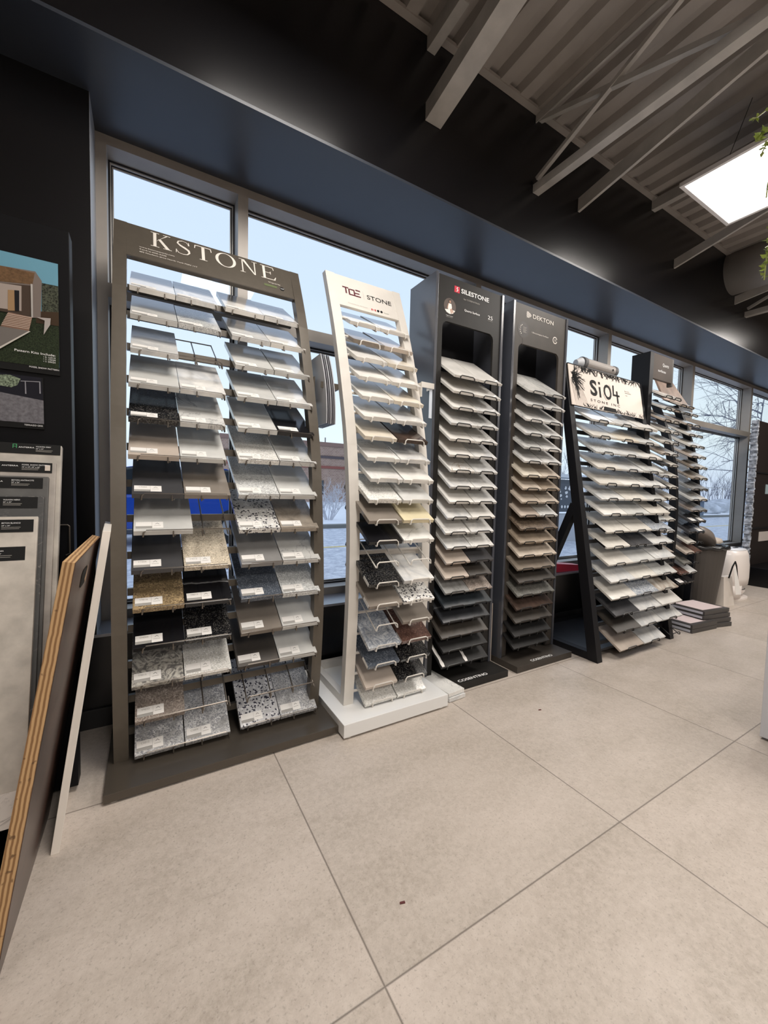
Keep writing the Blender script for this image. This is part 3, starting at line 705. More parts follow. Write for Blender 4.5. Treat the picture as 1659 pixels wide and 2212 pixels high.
# stone pieces lying on the floor against the black plinth
for k, (lx, ly, lz, lab, m) in enumerate(((1.235, 1.40, .002, 'pale slab lying on the floor between white stand and black plinth, lower one', 'Wc'), (1.232, 1.405, .0225, 'white marbled slab lying on top of another beside the black plinth', 'Wv'))):
    o = sample(lx, ly, lz + 0, .10, .25, .018, 0, pm(m), lab, 'slabs lying on the floor', .05 + k * .04); o.name = 'floor_slab'
    o.location = (1.150 + .028, 1.375 if k else 1.37, lz)

# ======================================================== the two cabinet stands
SR = [(1.238,1.545,1.485,1.49),(1.236,1.543,1.485,1.416),(1.234,1.545,1.485,1.342),(1.226,1.534,1.485,1.268),(1.224,1.534,1.485,1.194),(1.222,1.533,1.485,1.12),(1.232,1.541,1.485,1.048),(1.234,1.545,1.485,0.971),(1.232,1.544,1.485,0.899),(1.222,1.537,1.485,0.824),(1.213,1.537,1.485,0.752),(1.226,1.533,1.485,0.68),(1.224,1.535,1.485,0.607),(1.219,1.529,1.485,0.535),(1.225,1.531,1.485,0.462),(1.222,1.531,1.485,0.392),(1.217,1.522,1.485,0.32),(1.211,1.514,1.485,0.245),(1.223,1.515,1.485,0.175),(1.218,1.520,1.485,0.101)]
DR = [(1.745,2.058,1.485,1.493),(1.738,2.053,1.485,1.419),(1.735,2.045,1.485,1.341),(1.735,2.052,1.485,1.267),(1.731,2.046,1.485,1.193),(1.734,2.048,1.485,1.12),(1.730,2.041,1.485,1.044),(1.731,2.043,1.485,0.974),(1.728,2.039,1.485,0.902),(1.724,2.032,1.485,0.828),(1.728,2.034,1.485,0.756),(1.725,2.033,1.485,0.682),(1.724,2.033,1.485,0.609),(1.718,2.028,1.485,0.537),(1.731,2.035,1.485,0.465),(1.726,2.034,1.485,0.391),(1.722,2.027,1.485,0.318),(1.718,2.023,1.485,0.246),(1.714,2.014,1.485,0.17),(1.712,2.012,1.485,0.103)]
SRc = [('W','W'),('W','W'),('W','Wc'),('Wc','Gv'),('W','Wv'),('W','Wc'),('Go','Wc'),('Wc','Wc'),('W','Wc'),('Wc','W'),('Wv','Wc'),('Wc','Wv'),('T','D'),('T','Co'),('Gm','Bg'),('N',),('Ns',),('Co',),('Kt',),('Kt',)]
DRc = [('Wv','Gv'),('Wc','Wc'),('Wv','Wc'),('Wc','Wc'),('Gv','Wc'),('Wc','Wc'),('C','Bn'),('Bn','Wl'),('Bn','Bn'),('T','Gv'),('Wo',),('Wl',),('Bn',),('B',),('Co',),('Sd',),('Bd',),('Co',),('Kt',),('Kt',)]
M_side = mat('satin_dark_side_panel', (.060, .064, .078), .24, spec=.8, noise=.05, nscale=5)
def cabinet(x0, x1, label, mcab, rows, cols, desc, openx, zt=1.985):
    t = thing('display_cabinet', ((x0 + x1) / 2, 1.62, 0), label, 'display stand')
    y0, y1 = 1.565, 1.775
    MB().box(x0, x1, 1.432, 1.80, 0, .035).build('plinth', mcab, t, bevel=.0015)
    for a, c in ((x0 + .002, x0 + .017), (x1 - .017, x1 - .002)): MB().box(a, c, y0 - .006, y1, .035, zt).build('side_panel', M_side, t, bevel=.001)
    MB().box(x0 + .017, x1 - .017, y1 - .01, y1, .035, zt - .01).build('back_panel', M_blackmetal, t)
    # fascia with a rounded opening
    xa, xb = x0 + .017, x1 - .017; oa, ob = openx; zo = 1.772; r = .032
    arc = [(oa, .20)] + [(oa + r - r * math.cos(a), zo - r + r * math.sin(a)) for a in [PI / 2 * j / 6 for j in range(7)]] + [(ob - r + r * math.sin(a), zo - r + r * math.cos(a)) for a in [PI / 2 * j / 6 for j in range(7)]] + [(ob, .20)]
    b = MB(); outer = [(xa, .04), (xa, zt - .004), (xb, zt - .004), (xb, .04)]
    ff = MB()
    for (ya, yb) in ((y0, y0 + .012),):
        # left rail, right rail, head split into strips following the arc
        ff.box(xa, oa, ya, yb, .04, zo - r); ff.box(ob, xb, ya, yb, .04, zo - r)
        top = zt - .004
        pts = arc[1:-1]
        ff.hexa([(xa, ya, zo - r), (oa, ya, zo - r), (oa, yb, zo - r), (xa, yb, zo - r), (xa, ya, top), (oa, ya, top), (oa, yb, top), (xa, yb, top)])
        ff.hexa([(ob, ya, zo - r), (xb, ya, zo - r), (xb, yb, zo - r), (ob, yb, zo - r), (ob, ya, top), (xb, ya, top), (xb, yb, top), (ob, yb, top)])
        for i in range(len(pts) - 1):
            (ax, az), (bx, bz) = pts[i], pts[i + 1]
            if bx - ax < 1e-5: continue
            ff.hexa([(ax, ya, az), (bx, ya, bz), (bx, yb, bz), (ax, yb, az), (ax, ya, top), (bx, ya, top), (bx, yb, top), (ax, yb, top)])
    FZ = ff.build('fascia', mcab, t)
    A = math.radians(36)
    for i, (xl, xr, y, z) in enumerate(rows):
        hwid = (xr - xl) / 2
        for c in (0, 1):
            b = MB(); xs = xl + c * hwid
            for fx in (.22, .80): rack_arm(b, xs + hwid * fx, y, z, .12, A, .0022)
            hook(b, xs + hwid * .22, xs + hwid * .80, y, z, .012, A, .0026, .012)
            b.build('wire_holder', M_wire_b, t)
        cc = cols[i]
        for c, code in enumerate(cc):
            ww = .152 if len(cc) == 2 else round(xr - xl, 3)
            lab = ('%s stone sample, %s column, %s shelf down %s' % (P[code][0], ('left', 'right')[c], ORD[i], desc)) if len(cc) == 2 else ('%s full width stone sample, %s shelf down %s' % (P[code][0], ORD[i], desc))
            o = sample(xl + c * (hwid + .001), y, z, ww, .27, .012, A + random.uniform(-.012, .012), pm(code), lab, 'stone samples ' + desc, random.uniform(-.01, .01))
            if desc.startswith('in the black') and i == 19:
                for kx_ in (.004, .150):
                    b = MB(); rr = random.Random(3)
                    pts = []
                    for s_ in (-1, 1):
                        for q in range(9):
                            qq = q if s_ > 0 else 8 - q
                            pts.append((kx_ + .008 + s_ * (.006 + rr.uniform(0, .005)), .004 + qq * .018, .0124))
                    b.poly(pts, [tuple(range(len(pts)))]); b.build('torn_sticker', M_paper, o)
    return t, FZ
CA, FA = cabinet(1.172, 1.622, 'tall black display cabinet with red square logo and white lettering', M_cab, SR, SRc, 'in the black cabinet', (1.222, 1.556))
CB, FB = cabinet(1.690, 2.152, 'tall charcoal display cabinet with pale lettering beside the A-frame rack', M_cab2, DR, DRc, 'in the charcoal cabinet', (1.745, 2.085))
yt = 1.5645
def ft(s, x, z, h, w, m, par, **k): text('lettering', s, (x, yt - .0006, z), h, m, par, width=w, **k)
FK = 1.565 / 1.585      # fascia lettering was surveyed on a plane 2 cm further back
def fx(x): return x * FK
def fz(z): return .956 + (z - .956) * FK
b = MB(); b.poly([(fx(1.305), yt, fz(1.932)), (fx(1.338), yt, fz(1.932)), (fx(1.338), yt, fz(1.962)), (fx(1.305), yt, fz(1.962))], [(0, 1, 2, 3)]); b.build('logo_square', mat('logo_red', (.55, .012, .04), .45), FA)
c = [(1.328, 1.957), (1.321, 1.955), (1.319, 1.950), (1.324, 1.946), (1.325, 1.941), (1.320, 1.937), (1.314, 1.937)]
b = MB(); b.tube([(fx(a), yt - .0008, fz(d)) for a, d in c], [.0008, .0018, .0024, .0026, .0024, .0018, .0006], 5); b.build('logo_curve', M_wtxt, FA)
ft('SILESTONE', fx(1.347), fz(1.937), .0205, fx(.187), M_wtxt, FA, bold=.02)
ft('by COSENTINO', fx(1.365), fz(1.909), .0072, fx(.106), M_gtxt, FA)
ft('Quartz Surface', fx(1.371), fz(1.856), .0095, fx(.103), M_wtxt, FA, bold=.01)
ft('25', fx(1.530), fz(1.853), .019, fx(.034), M_wtxt, FA); ft('ANNIVERSARY', fx(1.528), fz(1.845), .0028, fx(.038), M_gtxt, FA)
ft('Cindy Crawford', fx(1.257), fz(1.809), .0035, fx(.042), M_wtxt, FA); ft('Quartz Surface', fx(1.257), fz(1.803), .003, fx(.040), M_gtxt, FA)
# round portrait: a seated person in a white dress, kept as flat print
def disc(name, cx_, cz_, r, m, par, y=yt, n=40):
    b = MB(); b.poly([(cx_ + r * math.cos(2 * PI * i / n), y, cz_ + r * math.sin(2 * PI * i / n)) for i in range(n)], [tuple(range(n))]); return b.build(name, m, par)
pc, pz = fx(1.280), fz(1.857)
PD = disc('round_print', pc, pz, .037, mat('print_backdrop', (.085, .062, .052), .5), FA)
b = MB(); b.cur = 0
seg = [(-.031, -.020), (-.02, -.031), (0, -.0365), (.02, -.031), (.033, -.016), (.01, -.014), (-.012, -.017)]
b.poly([(pc + a, yt - .0005, pz + d) for a, d in seg], [tuple(range(len(seg)))])
b.cur = 0; dress = [(-.008, .012), (.008, .012), (.012, -.004), (.010, -.016), (-.012, -.016), (-.011, -.002)]
b.poly([(pc + a, yt - .0008, pz + d) for a, d in dress], [tuple(range(6))])
b.cur = 1
for q in ([(-.005, .026), (.004, .026), (.005, .015), (-.004, .015)], [(.006, -.010), (.014, -.012), (.024, -.026), (.018, -.029)], [(.000, -.012), (.008, -.014), (.013, -.031), (.007, -.033)], [(-.012, .010), (-.008, .011), (-.014, -.014), (-.018, -.014)]):
    b.poly([(pc + a, yt - .001, pz + d) for a, d in q], [(0, 1, 2, 3)])
b.cur = 2
b.poly([(pc + a, yt - .0009, pz + d) for a, d in [(-.009, .029), (.002, .033), (.007, .027), (.007, .010), (.003, .014), (.002, .026), (-.005, .026), (-.008, .012)]], [tuple(range(8))])
b.build('printed_figure', [M_paper, mat('print_skin', (.45, .26, .18), .5), mat('print_hair', (.03, .018, .012), .5)], FA)
# second cabinet lettering
bars = [(1.823, 1.841), (1.823, 1.852), (1.821, 1.858), (1.823, 1.862), (1.821, 1.859), (1.823, 1.852), (1.823, 1.843)]
b = MB()
for i, (a, c_) in enumerate(bars):
    z = 1.962 - i * .0048; b.poly([(fx(a), yt, fz(z) - .0015), (fx(c_), yt, fz(z) - .0015), (fx(c_), yt, fz(z) + .0016), (fx(a), yt, fz(z) + .0016)], [(0, 1, 2, 3)])
b.build('logo_bars', M_cream, FB)
ft('DEKTON', fx(1.869), fz(1.936), .0225, fx(.178), M_cream, FB, bold=.008)
ft('Ultracompact Surface', fx(1.869), fz(1.8555), .008, fx(.140), M_cream, FB)
cx_, cz_ = fx(1.800), fz(1.858)
disc('round_print', cx_, cz_, .043, mat('dark_print', (.028, .022, .019), .5), FB)
b = MB()
for k in range(5): z = cz_ + .014 - k * .0065; b.poly([(cx_ - .002, yt - .0006, z), (cx_ + .026 - (k % 2) * .006, yt - .0006, z), (cx_ + .026 - (k % 2) * .006, yt - .0006, z + .002), (cx_ - .002, yt - .0006, z + .002)], [(0, 1, 2, 3)])
b.build('print_lines', M_gtxt, FB)
b = MB()
for k in range(6):
    a = 1.9 + k * .45; b.tube([(cx_ + .022 * math.cos(a) - .004, yt - .0002, cz_ + .026 * math.sin(a)), (cx_ + .022 * math.cos(a) - .004, yt - .0012, cz_ + .026 * math.sin(a))], .0028, 8)
b.build('print_dots', M_cream, FB)
flat('print_stem', [rq(fx(1.797), fx(1.799), fz(1.775), fz(1.816))], mat('dark_print', (.028, .022, .019), .5), FB, lambda z: yt)
cx_, cz_ = fx(2.071), fz(1.856)
b = MB()
for i in range(26):
    a, c_ = .35 + 5.6 * i / 26, .35 + 5.6 * (i + 1) / 26
    b.poly([(cx_ + r_ * math.cos(q_), yt, cz_ + r_ * math.sin(q_)) for r_, q_ in ((.015, a), (.020, a), (.020, c_), (.015, c_))], [(0, 1, 2, 3)])
b.build('ring_mark', M_cream, FB); ft('25', cx_ - .0085, cz_ - .006, .012, .017, M_cream, FB)
for t_, a, c_ in ((CA, 1.300, 1.492), (CB, 1.822, 2.000)):
    text('lettering', 'COSENTINO', (a, 1.445, .0356), .020, M_wtxt, t_, (1, 0, 0), (0, 1, 0), width=c_ - a, bold=.015)

# long offcuts standing between the two cabinets
for k, (x, y, m, lab) in enumerate(((1.632, 1.590, 'W', 'white edged slab standing upright between the two cabinets, left one'), (1.652, 1.600, 'T', 'taupe edged slab standing upright between the two cabinets, right one'))):
    o = sample(x, y, .0, .018, .34, .17, PI / 2, pm(m), lab, 'slabs standing between cabinets'); o.data = slab_mesh(.016, .34, .14); o.name = 'upright_slab'
    o.location = (x, y, .0); o.rotation_euler = (PI / 2, 0, 0); o.location.y = y + .14

# ======================================================== A-frame rack
QR = [(2.340,3.05,1.509,1.410),(2.340,3.06,1.493,1.311),(2.352,3.095,1.475,1.211),(2.351,3.12,1.458,1.115),(2.350,3.128,1.441,1.018),(2.349,3.130,1.427,0.926),(2.355,3.133,1.41,0.833),(2.364,3.138,1.391,0.728),(2.346,3.138,1.376,0.638),(2.345,3.120,1.358,0.538),(2.350,3.112,1.341,0.438),(2.340,3.125,1.324,0.340),(2.358,3.136,1.308,0.244),(2.354,3.128,1.292,0.151),(2.366,3.145,1.273,0.048)]
QRc = [('W','Wc','W'),('Be','C','G'),('Gs','Wc','W'),('Be','Wc','Gv'),('Be','W','Wc'),('Wc','Be','G'),('W','G','Be'),('Be','Be','Pb'),('Be','D','Wc'),('Be','G','Wc'),('Wc','Be','Gv'),('Be','Pb','Ma'),('D','Wc','W'),('Co','Wc','Wc'),('T','Wc',None)]
AF = thing('a_frame_rack', (2.64, 1.55, 0), 'black A-frame sample rack with a white sign board and three columns of slabs', 'display stand')
hq = lambda z: 1.305 + .1735 * z
for a, c_ in ((2.205, 2.252), (3.030, 3.078)):
    b = MB(); zt = 1.762
    b.hexa([(a, hq(0), 0), (c_, hq(0), 0), (c_, hq(0) + .06, 0), (a, hq(0) + .06, 0), (a, hq(zt), zt), (c_, hq(zt), zt), (c_, hq(zt) + .05, zt), (a, hq(zt) + .05, zt)]); b.build('front_leg', M_blackmetal, AF, bevel=.001)
    MB().bar(((a + c_) / 2, hq(.90) + .045, .90), ((a + c_) / 2, 1.845, .055), .044, .044, (1, 0, 0)).build('rear_brace', M_blackmetal, AF)
    MB().box(a + .003, c_ - .003, 1.36, 1.865, .0, .045).build('foot_rail', M_blackmetal, AF)
MB().box(2.252, 3.03, 1.80, 1.86, 0, .045).build('rear_rail', M_blackmetal, AF)
MB().box(2.252, 3.03, 1.36, 1.80, .030, .045).build('base_board', mat('black_base_board', (.02, .022, .027), .30), AF)
for i, (xa, xb, y, z) in enumerate(QR):
    zz = z + .040; yy = y + .085
    MB().box(2.252, 3.03, yy, yy + .014, zz - .014, zz + .008).build('crossbar', M_blackmetal, AF)
A = math.radians(34)
for i, (xa, xb, y, z) in enumerate(QR):
    cw = .258
    for c in range(3):
        b = MB()
        xs = 2.350 + c * (.262) + (xa - 2.350)
        if xs + cw > xb + .03 and c == 2: pass
        hook(b, xs + cw * .30, xs + cw * .68, y, z, .015, A, .003, .014)
        for fx_ in (.30, .68): rack_arm(b, xs + cw * fx_, y, z, .14, A, .003)
        b.build('wire_holder', M_wire_b, AF)
        code = QRc[i][c]
        if code:
            o = sample(xs, y, z, cw, .20, .0125 if c != 2 or i % 3 else .018, A + random.uniform(-.015, .015), pm(code), '%s slab sample, %s column, %s shelf down on the A-frame rack' % (P[code][0], ('left', 'middle', 'right')[c], ORD[i]), 'slab samples on the A-frame rack', random.uniform(-.015, .015))
            if c == 0 and i in (7, 8):
                MB().box(-.0007, -.0001, .01, .09, .001, .0115).build('edge_label', M_ink, o)
# sign board
SG = thing('sign_board', (2.6, 1.56, 1.50), 'cream sign board with black sketchy ink pattern and large lettering on the A-frame', 'sign')
b = MB(); z0, z1 = 1.502, 1.758
b.hexa([(2.222, hq(z0) - .008, z0), (3.032, hq(z0) - .008, z0), (3.032, hq(z0) - .003, z0), (2.222, hq(z0) - .003, z0), (2.222, hq(z1) - .008, z1), (3.032, hq(z1) - .008, z1), (3.032, hq(z1) - .003, z1), (2.222, hq(z1) - .003, z1)])
BD = b.build('board', mat('cream_board', (.66, .58, .52), .5), SG)
uq = Vector((0, .1735, 1)).normalized(); hb = lambda z: hq(z) - .0088
def st(s, x, z, h, w, m=M_ink, bold=0): text('lettering', s, (x, hb(z), z), h, m, BD, (1, 0, 0), uq, width=w, bold=bold, depth=.0003)
st('S', 2.424, 1.592, .098, .074, bold=.03); st('O', 2.568, 1.586, .098, .088, bold=.02)
flat('lettering', [rq(2.520, 2.538, 1.586, 1.655), rq(2.520, 2.538, 1.672, 1.688), [(2.680, 1.690), (2.695, 1.690), (2.688, 1.628), (2.673, 1.628)], rq(2.673, 2.752, 1.618, 1.630), rq(2.716, 2.733, 1.570, 1.655)], M_ink, BD, hb, -.0003)
flat('letter_gap', [[(2.560, 1.618), (2.568, 1.618), (2.600, 1.580), (2.590, 1.576)], [(2.640, 1.690), (2.648, 1.694), (2.668, 1.655), (2.660, 1.650)]], mat('cream_board', (.66, .58, .52), .5), BD, hb, -.0008)
st('S T O N E   I N C', 2.415, 1.548, .0165, .325)
st('Born in fire', 2.822, 1.668, .007, .055); st('transcendent', 2.822, 1.656, .007, .078); flat('print_line', [rq(2.825, 2.850, 1.640, 1.6415)], M_ink, BD, hb, -.0003)
b = MB(); rr = random.Random(11)
def stroke(x0, z0_, x1, z1_, w):
    dx, dz = x1 - x0, z1_ - z0_; l = math.hypot(dx, dz) or 1; nx, nz_ = -dz / l * w / 2, dx / l * w / 2
    q = [(x0 + nx, z0_ + nz_), (x0 - nx, z0_ - nz_), (x1 - nx * .4, z1_ - nz_ * .4), (x1 + nx * .4, z1_ + nz_ * .4)]
    q = [(min(max(a, 2.224), 3.03), min(max(c_, 1.504), 1.756)) for a, c_ in q]
    b.poly([(a, hb(c_) - .0004, c_) for a, c_ in q], [(0, 1, 2, 3)])
for k in range(120): x = 2.30 + rr.random() * .72; stroke(x, 1.756, x + rr.uniform(-.06, .06), 1.756 - rr.uniform(.010, .040), rr.uniform(.003, .011))
for k in range(80): x = 2.34 + rr.random() * .68; stroke(x, 1.504, x + rr.uniform(-.04, .04), 1.504 + rr.uniform(.008, .032), rr.uniform(.002, .007))
for k in range(60): a = rr.uniform(-1.3, 1.3); l = rr.uniform(.05, .15); stroke(2.24 + rr.random() * .05, 1.685 + rr.uniform(-.04, .03), 2.25 + l * math.cos(a) * .9, 1.68 + l * math.sin(a), rr.uniform(.003, .008))
for k in range(9): x = 2.235 + k * .010; stroke(x, 1.66, x + .03 + k * .006, 1.504, .0025)
b.cur = 0
q = [(2.545, 1.504), (2.70, 1.504), (2.69, 1.530), (2.56, 1.532)]; b.poly([(a, hb(c_) - .0004, c_) for a, c_ in q], [(0, 1, 2, 3)])
b.build('ink_pattern', M_ink, BD)
MB().box(2.222, 3.032, hq(1.76) - .010, hq(1.76) + .004, 1.757, 1.762).build('top_rail', M_blackmetal, SG)
# metal tube lying on top of the sign
RL = thing('laminator', (2.58, 1.64, 1.765), 'grey rolled tube machine lying on top of the cream sign board', 'device')
b = MB(); b.tube([(2.43, 1.635, 1.80), (2.74, 1.635, 1.80)], .034, 24); b.build('body', mat('satin_silver', (.42, .39, .37), .35, metal=.3), RL)
for a, c_ in ((2.40, 2.43), (2.74, 2.765)):
    b = MB(); b.tube([(a, 1.635, 1.80), (c_, 1.635, 1.80)], .037, 24); b.build('end_cap', mat('dark_silver', (.12, .12, .125), .4), RL)
b = MB(); b.tube([(2.36, 1.645, 1.792), (2.40, 1.637, 1.798)], [.022, .034], 20); b.build('nose', mat('pale_silver', (.55, .57, .60), .4), RL)
MB().box(2.42, 2.75, 1.605, 1.665, 1.7625, 1.768).build('stand_plate', mat('dark_silver', (.12, .12, .125), .4), RL)
b = MB(); b.tube([(2.70, 1.602, 1.795), (2.70, 1.599, 1.795)], .007, 14); b.build('button', M_ink, RL)
# red wedge on the sill outside the frame
RW = thing('red_wrapper', (2.75, 1.97, .369), 'folded red wrapper lying on the sill behind the A-frame rack', 'wrapper')
b = MB(); b.hexa([(2.66, 1.93, .369), (2.95, 1.90, .369), (2.98, 2.03, .369), (2.68, 2.0, .369), (2.56, 1.95, .440), (2.95, 1.92, .405), (2.98, 2.02, .40), (2.60, 2.0, .446)]); b.build('wrapper', mat('red_foil', (.80, .05, .10), .35), RW)

# ======================================================== narrow black stand with small brown header
ER = [(3.162,3.419,1.5,1.666),(3.165,3.417,1.5,1.58),(3.168,3.412,1.5,1.497),(3.170,3.417,1.5,1.419),(3.172,3.427,1.5,1.340),(3.177,3.424,1.5,1.258),(3.180,3.431,1.5,1.18),(3.186,3.434,1.5,1.098),(3.191,3.441,1.5,1.017),(3.187,3.441,1.5,0.936),(3.184,3.437,1.5,0.857),(3.183,3.436,1.5,0.775),(3.180,3.436,1.5,0.691),(3.182,3.438,1.5,0.611),(3.185,3.436,1.5,0.532),(3.186,3.434,1.5,0.45)]
ERc = [('Wv','Wv'),('Gv','T'),('T','Be'),('Be','W'),('Be','G'),('T','Wc'),('D','Be'),('G','Be'),('K','Be'),('St','Be'),('D','Wc'),('Gs','Be'),('Mw','G'),('St','Gs'),('T','T'),('K','K')]
NS = thing('narrow_stand', (3.3, 1.62, 0), 'narrow black display stand with small dark brown header reading Quartz surfaces', 'display stand')
MB().box(3.100, 3.150, 1.572, 1.70, 0, 1.99).build('post', M_blackmetal, NS, bevel=.001)
MB().box(3.10, 3.48, 1.50, 1.80, 0, .03).build('base', M_blackmetal, NS)
MB().box(3.150, 3.425, 1.578, 1.60, 1.813, 1.992).build('header', mat('brown_header', (.050, .035, .027), .5, spec=.25, noise=.15, nscale=9), NS, bevel=.001)
MB().box(3.425, 3.445, 1.578, 1.61, 1.790, 1.992).build('header_side', M_cab2, NS)
for x0, lean in ((3.20, .05), (3.34, .03)):
    b = MB(); b.hexa([(x0, 1.60, 0), (x0 + .05, 1.60, 0), (x0 + .05, 1.64, 0), (x0, 1.64, 0), (x0 - lean, 1.72, 1.82), (x0 + .05 - lean, 1.72, 1.82), (x0 + .05 - lean, 1.76, 1.82), (x0 - lean, 1.76, 1.82)]); b.build('rear_post', M_blackmetal, NS)
text('lettering', 'Quartz', (3.283, 1.5772, 1.916), .022, M_wtxt, NS, width=.088); text('lettering', 'surfaces', (3.222, 1.5772, 1.870), .018, M_wtxt, NS, width=.11)
A = math.radians(30)
for i, (xa, xb, y, z) in enumerate(ER):
    hwid = (xb - xa) / 2
    for c in (0, 1):
        b = MB(); xs = xa + c * hwid
        hook(b, xs + hwid * .2, xs + hwid * .85, y, z, .014, A, .003, .013)
        for fx_ in (.2, .85): rack_arm(b, xs + hwid * fx_, y, z, .13, A, .003)
        b.build('wire_holder', M_wire_b, NS)
    for c in (0, 1):
        code = ERc[i][c]
        sample(xa + c * hwid, y, z, .126, .24, .014, A + random.uniform(-.02, .02), pm(code), '%s stone sample, %s column, %s shelf down on narrow black stand' % (P[code][0], ('left', 'right')[c], ORD[i]), 'stone samples on the narrow black stand', random.uniform(-.01, .01))

# ======================================================== far curved black stand
FR = [(3.69,3.93,1.63,1.690),(3.725,3.985,1.62,1.63),(3.735,4.005,1.605,1.541),(3.738,4.008,1.583,1.454),(3.720,3.992,1.56,1.362),(3.704,3.976,1.539,1.274),(3.690,3.955,1.519,1.186),(3.697,3.963,1.514,1.101),(3.695,3.965,1.508,1.015),(3.680,3.949,1.502,0.931),(3.685,3.955,1.5,0.844),(3.676,3.946,1.5,0.758),(3.670,3.934,1.5,0.674),(3.657,3.925,1.5,0.589),(3.635,3.905,1.5,0.509),(3.606,3.878,1.5,0.429),(3.572,3.845,1.5,0.35),(3.535,3.800,1.498,0.277)]
FRc = [('T','T'),('Gm','Wc'),('T','Wc'),('Be','G'),('Be','Wc'),('T','W'),('B','Be'),('St','Be'),('Gm','Gm'),('G','Be'),('Bg','Gm'),('D','Co'),('D','Db'),('Be',None),('T','Br'),('Sd',None),('Br','Wc'),('K','K')]
FS = thing('far_stand', (3.85, 1.62, 0), 'far black curved display stand with a tilted brown picture header beside the bin', 'display stand')
fzs = [.03, .35, .8, 1.1, 1.35, 1.55, 1.75]; fys = [1.58, 1.57, 1.56, 1.575, 1.62, 1.68, 1.76]
fz2, fy2 = smooth_prof(fzs, fys, 18)
for a in (3.585, 3.955):
    b = MB(); post_mb(b, a, a + .04, fz2, fy2, .05); b.build('post', M_blackmetal, FS)
MB().box(3.56, 3.995, 1.50, 1.84, 0, .03).build('base', M_blackmetal, FS)
b = MB(); b.hexa([(3.60, 1.70, 1.74), (4.00, 1.70, 1.74), (4.00, 1.715, 1.74), (3.60, 1.715, 1.74), (3.60, 1.80, 1.985), (3.85, 1.80, 1.985), (3.85, 1.815, 1.985), (3.60, 1.815, 1.985)])
b.build('picture_header', mat('brown_picture', (.30, .20, .15), .45, noise=.5, nscale=8), FS)
for i, (xa, xb, y, z) in enumerate(FR):
    hwid = (xb - xa) / 2
    for c in (0, 1):
        b = MB(); xs = xa + c * hwid
        hook(b, xs + hwid * .2, xs + hwid * .85, y, z, .014, A, .003, .013)
        for fx_ in (.2, .85): rack_arm(b, xs + hwid * fx_, y, z, .15, A, .003)
        b.build('wire_holder', M_wire_b, FS)
    for c in (0, 1):
        code = FRc[i][c]
        if not code: continue
        o = sample(xa + c * hwid, y, z, .132, .24, .015, A + random.uniform(-.02, .02), pm(code), '%s stone sample, %s column, %s shelf down on far curved stand' % (P[code][0], ('left', 'right')[c], ORD[i]), 'stone samples on the far curved stand', random.uniform(-.01, .01))
        if (i, c) in ((11, 0), (11, 1), (12, 1), (17, 0)):
            MB().box(.03, .10, .006, .05, .0152, .0156).build('sample_label', M_paper, o)

# ======================================================== things at the far right
BN = thing('waste_bin', (4.22, 1.655, 0), 'dark grey flared waste bin with bagged rim beside the far stand', 'bin')
M_bin = mat('dark_grey_plastic', (.060, .052, .046), .5)
b = MB(); b.lathe([(.145, 0), (.15, .01), (.205, .525), (.21, .53)], (4.22, 1.655, 0), 36); b.build('bin_body', M_bin, BN)
b = MB()
for i in range(36):
    a = 2 * PI * i / 36; 
ringp = [(4.22 + .213 * math.cos(2 * PI * i / 40), 1.655 + .213 * math.sin(2 * PI * i / 40), .535 + .006 * math.sin(i * 2.3)) for i in range(41)]
b.tube(ringp, .016, 10); b.build('bag_rim', mat('black_bin_bag', (.015, .015, .016), .22), BN, smooth=True)
b = MB(); b.lathe([(.0, -.0), (.10, .002), (.175, .03), (.185, .05), (.16, .10), (.0, .13)][::1], (0, 0, 0), 32, 1.15, .7)
lid = b.build('swing_lid', mat('taupe_plastic', (.20, .17, .15), .35), BN, smooth=True)
lid.location = (4.21, 1.655, .545); lid.rotation_euler = (0, math.radians(28), .2)
# stacked folders on the sill behind the bin
for k in range(6):
    o = MB().box(5.34, 5.52, 1.91 - .004 * (k % 2), 2.04, .3705 + k * .0135, .3825 + k * .0135).build('folder', mat('folder_%d' % (k % 3), ((.45, .28, .15), (.70, .62, .52), (.30, .22, .17))[k % 3], .5))
    tag(o, 'brown paper folder on the window sill behind the bin, %s in its pile' % ('lowest', 'second from bottom', 'third from bottom', 'fourth from bottom', 'fifth from bottom', 'topmost')[k], 'folder', 'folders on the sill')
b = MB(); b.lathe([(.0, 0), (.10, .0), (.15, .02), (.13, .055), (.05, .075), (0, .078)], (0, 0, 0), 24, 1.2, .55)
o = b.build('paper_bag', mat('crumpled_white', (.62, .55, .48), .6, bump=.8, nscale=20), None, smooth=True); o.location = (5.38, 1.975, .452); tag(o, 'crumpled pale bag lying on the pile of folders on the sill', 'bag')

# white air purifier / rounded appliance
PU = thing('air_purifier', (4.90, 1.66, 0), 'white rounded floor appliance with a curved cut-out at its lower right', 'appliance')
M_pl = mat('glossy_white_plastic', (.78, .72, .68), .3)
def superell(cx_, cy_, rx, ry, z, n=40, p=2.6):
    return [(cx_ + rx * abs(math.cos(a)) ** (2 / p) * (1 if math.cos(a) >= 0 else -1), cy_ + ry * abs(math.sin(a)) ** (2 / p) * (1 if math.sin(a) >= 0 else -1), z) for a in [2 * PI * i / n for i in range(n)]]
def loft(b, rings):
    n = len(rings[0]); k = len(b.v)
    for r in rings: b.v += r
    for i in range(len(rings) - 1):
        for j in range(n):
            a = k + i * n + j; c_ = k + i * n + (j + 1) % n; b.f.append([a, c_, c_ + n, a + n]); b.mi.append(b.cur)
    b.f.append([k + j for j in range(n)][::-1]); b.mi.append(b.cur); b.f.append([k + (len(rings) - 1) * n + j for j in range(n)]); b.mi.append(b.cur)
b = MB(); px, py = 4.90, 1.66
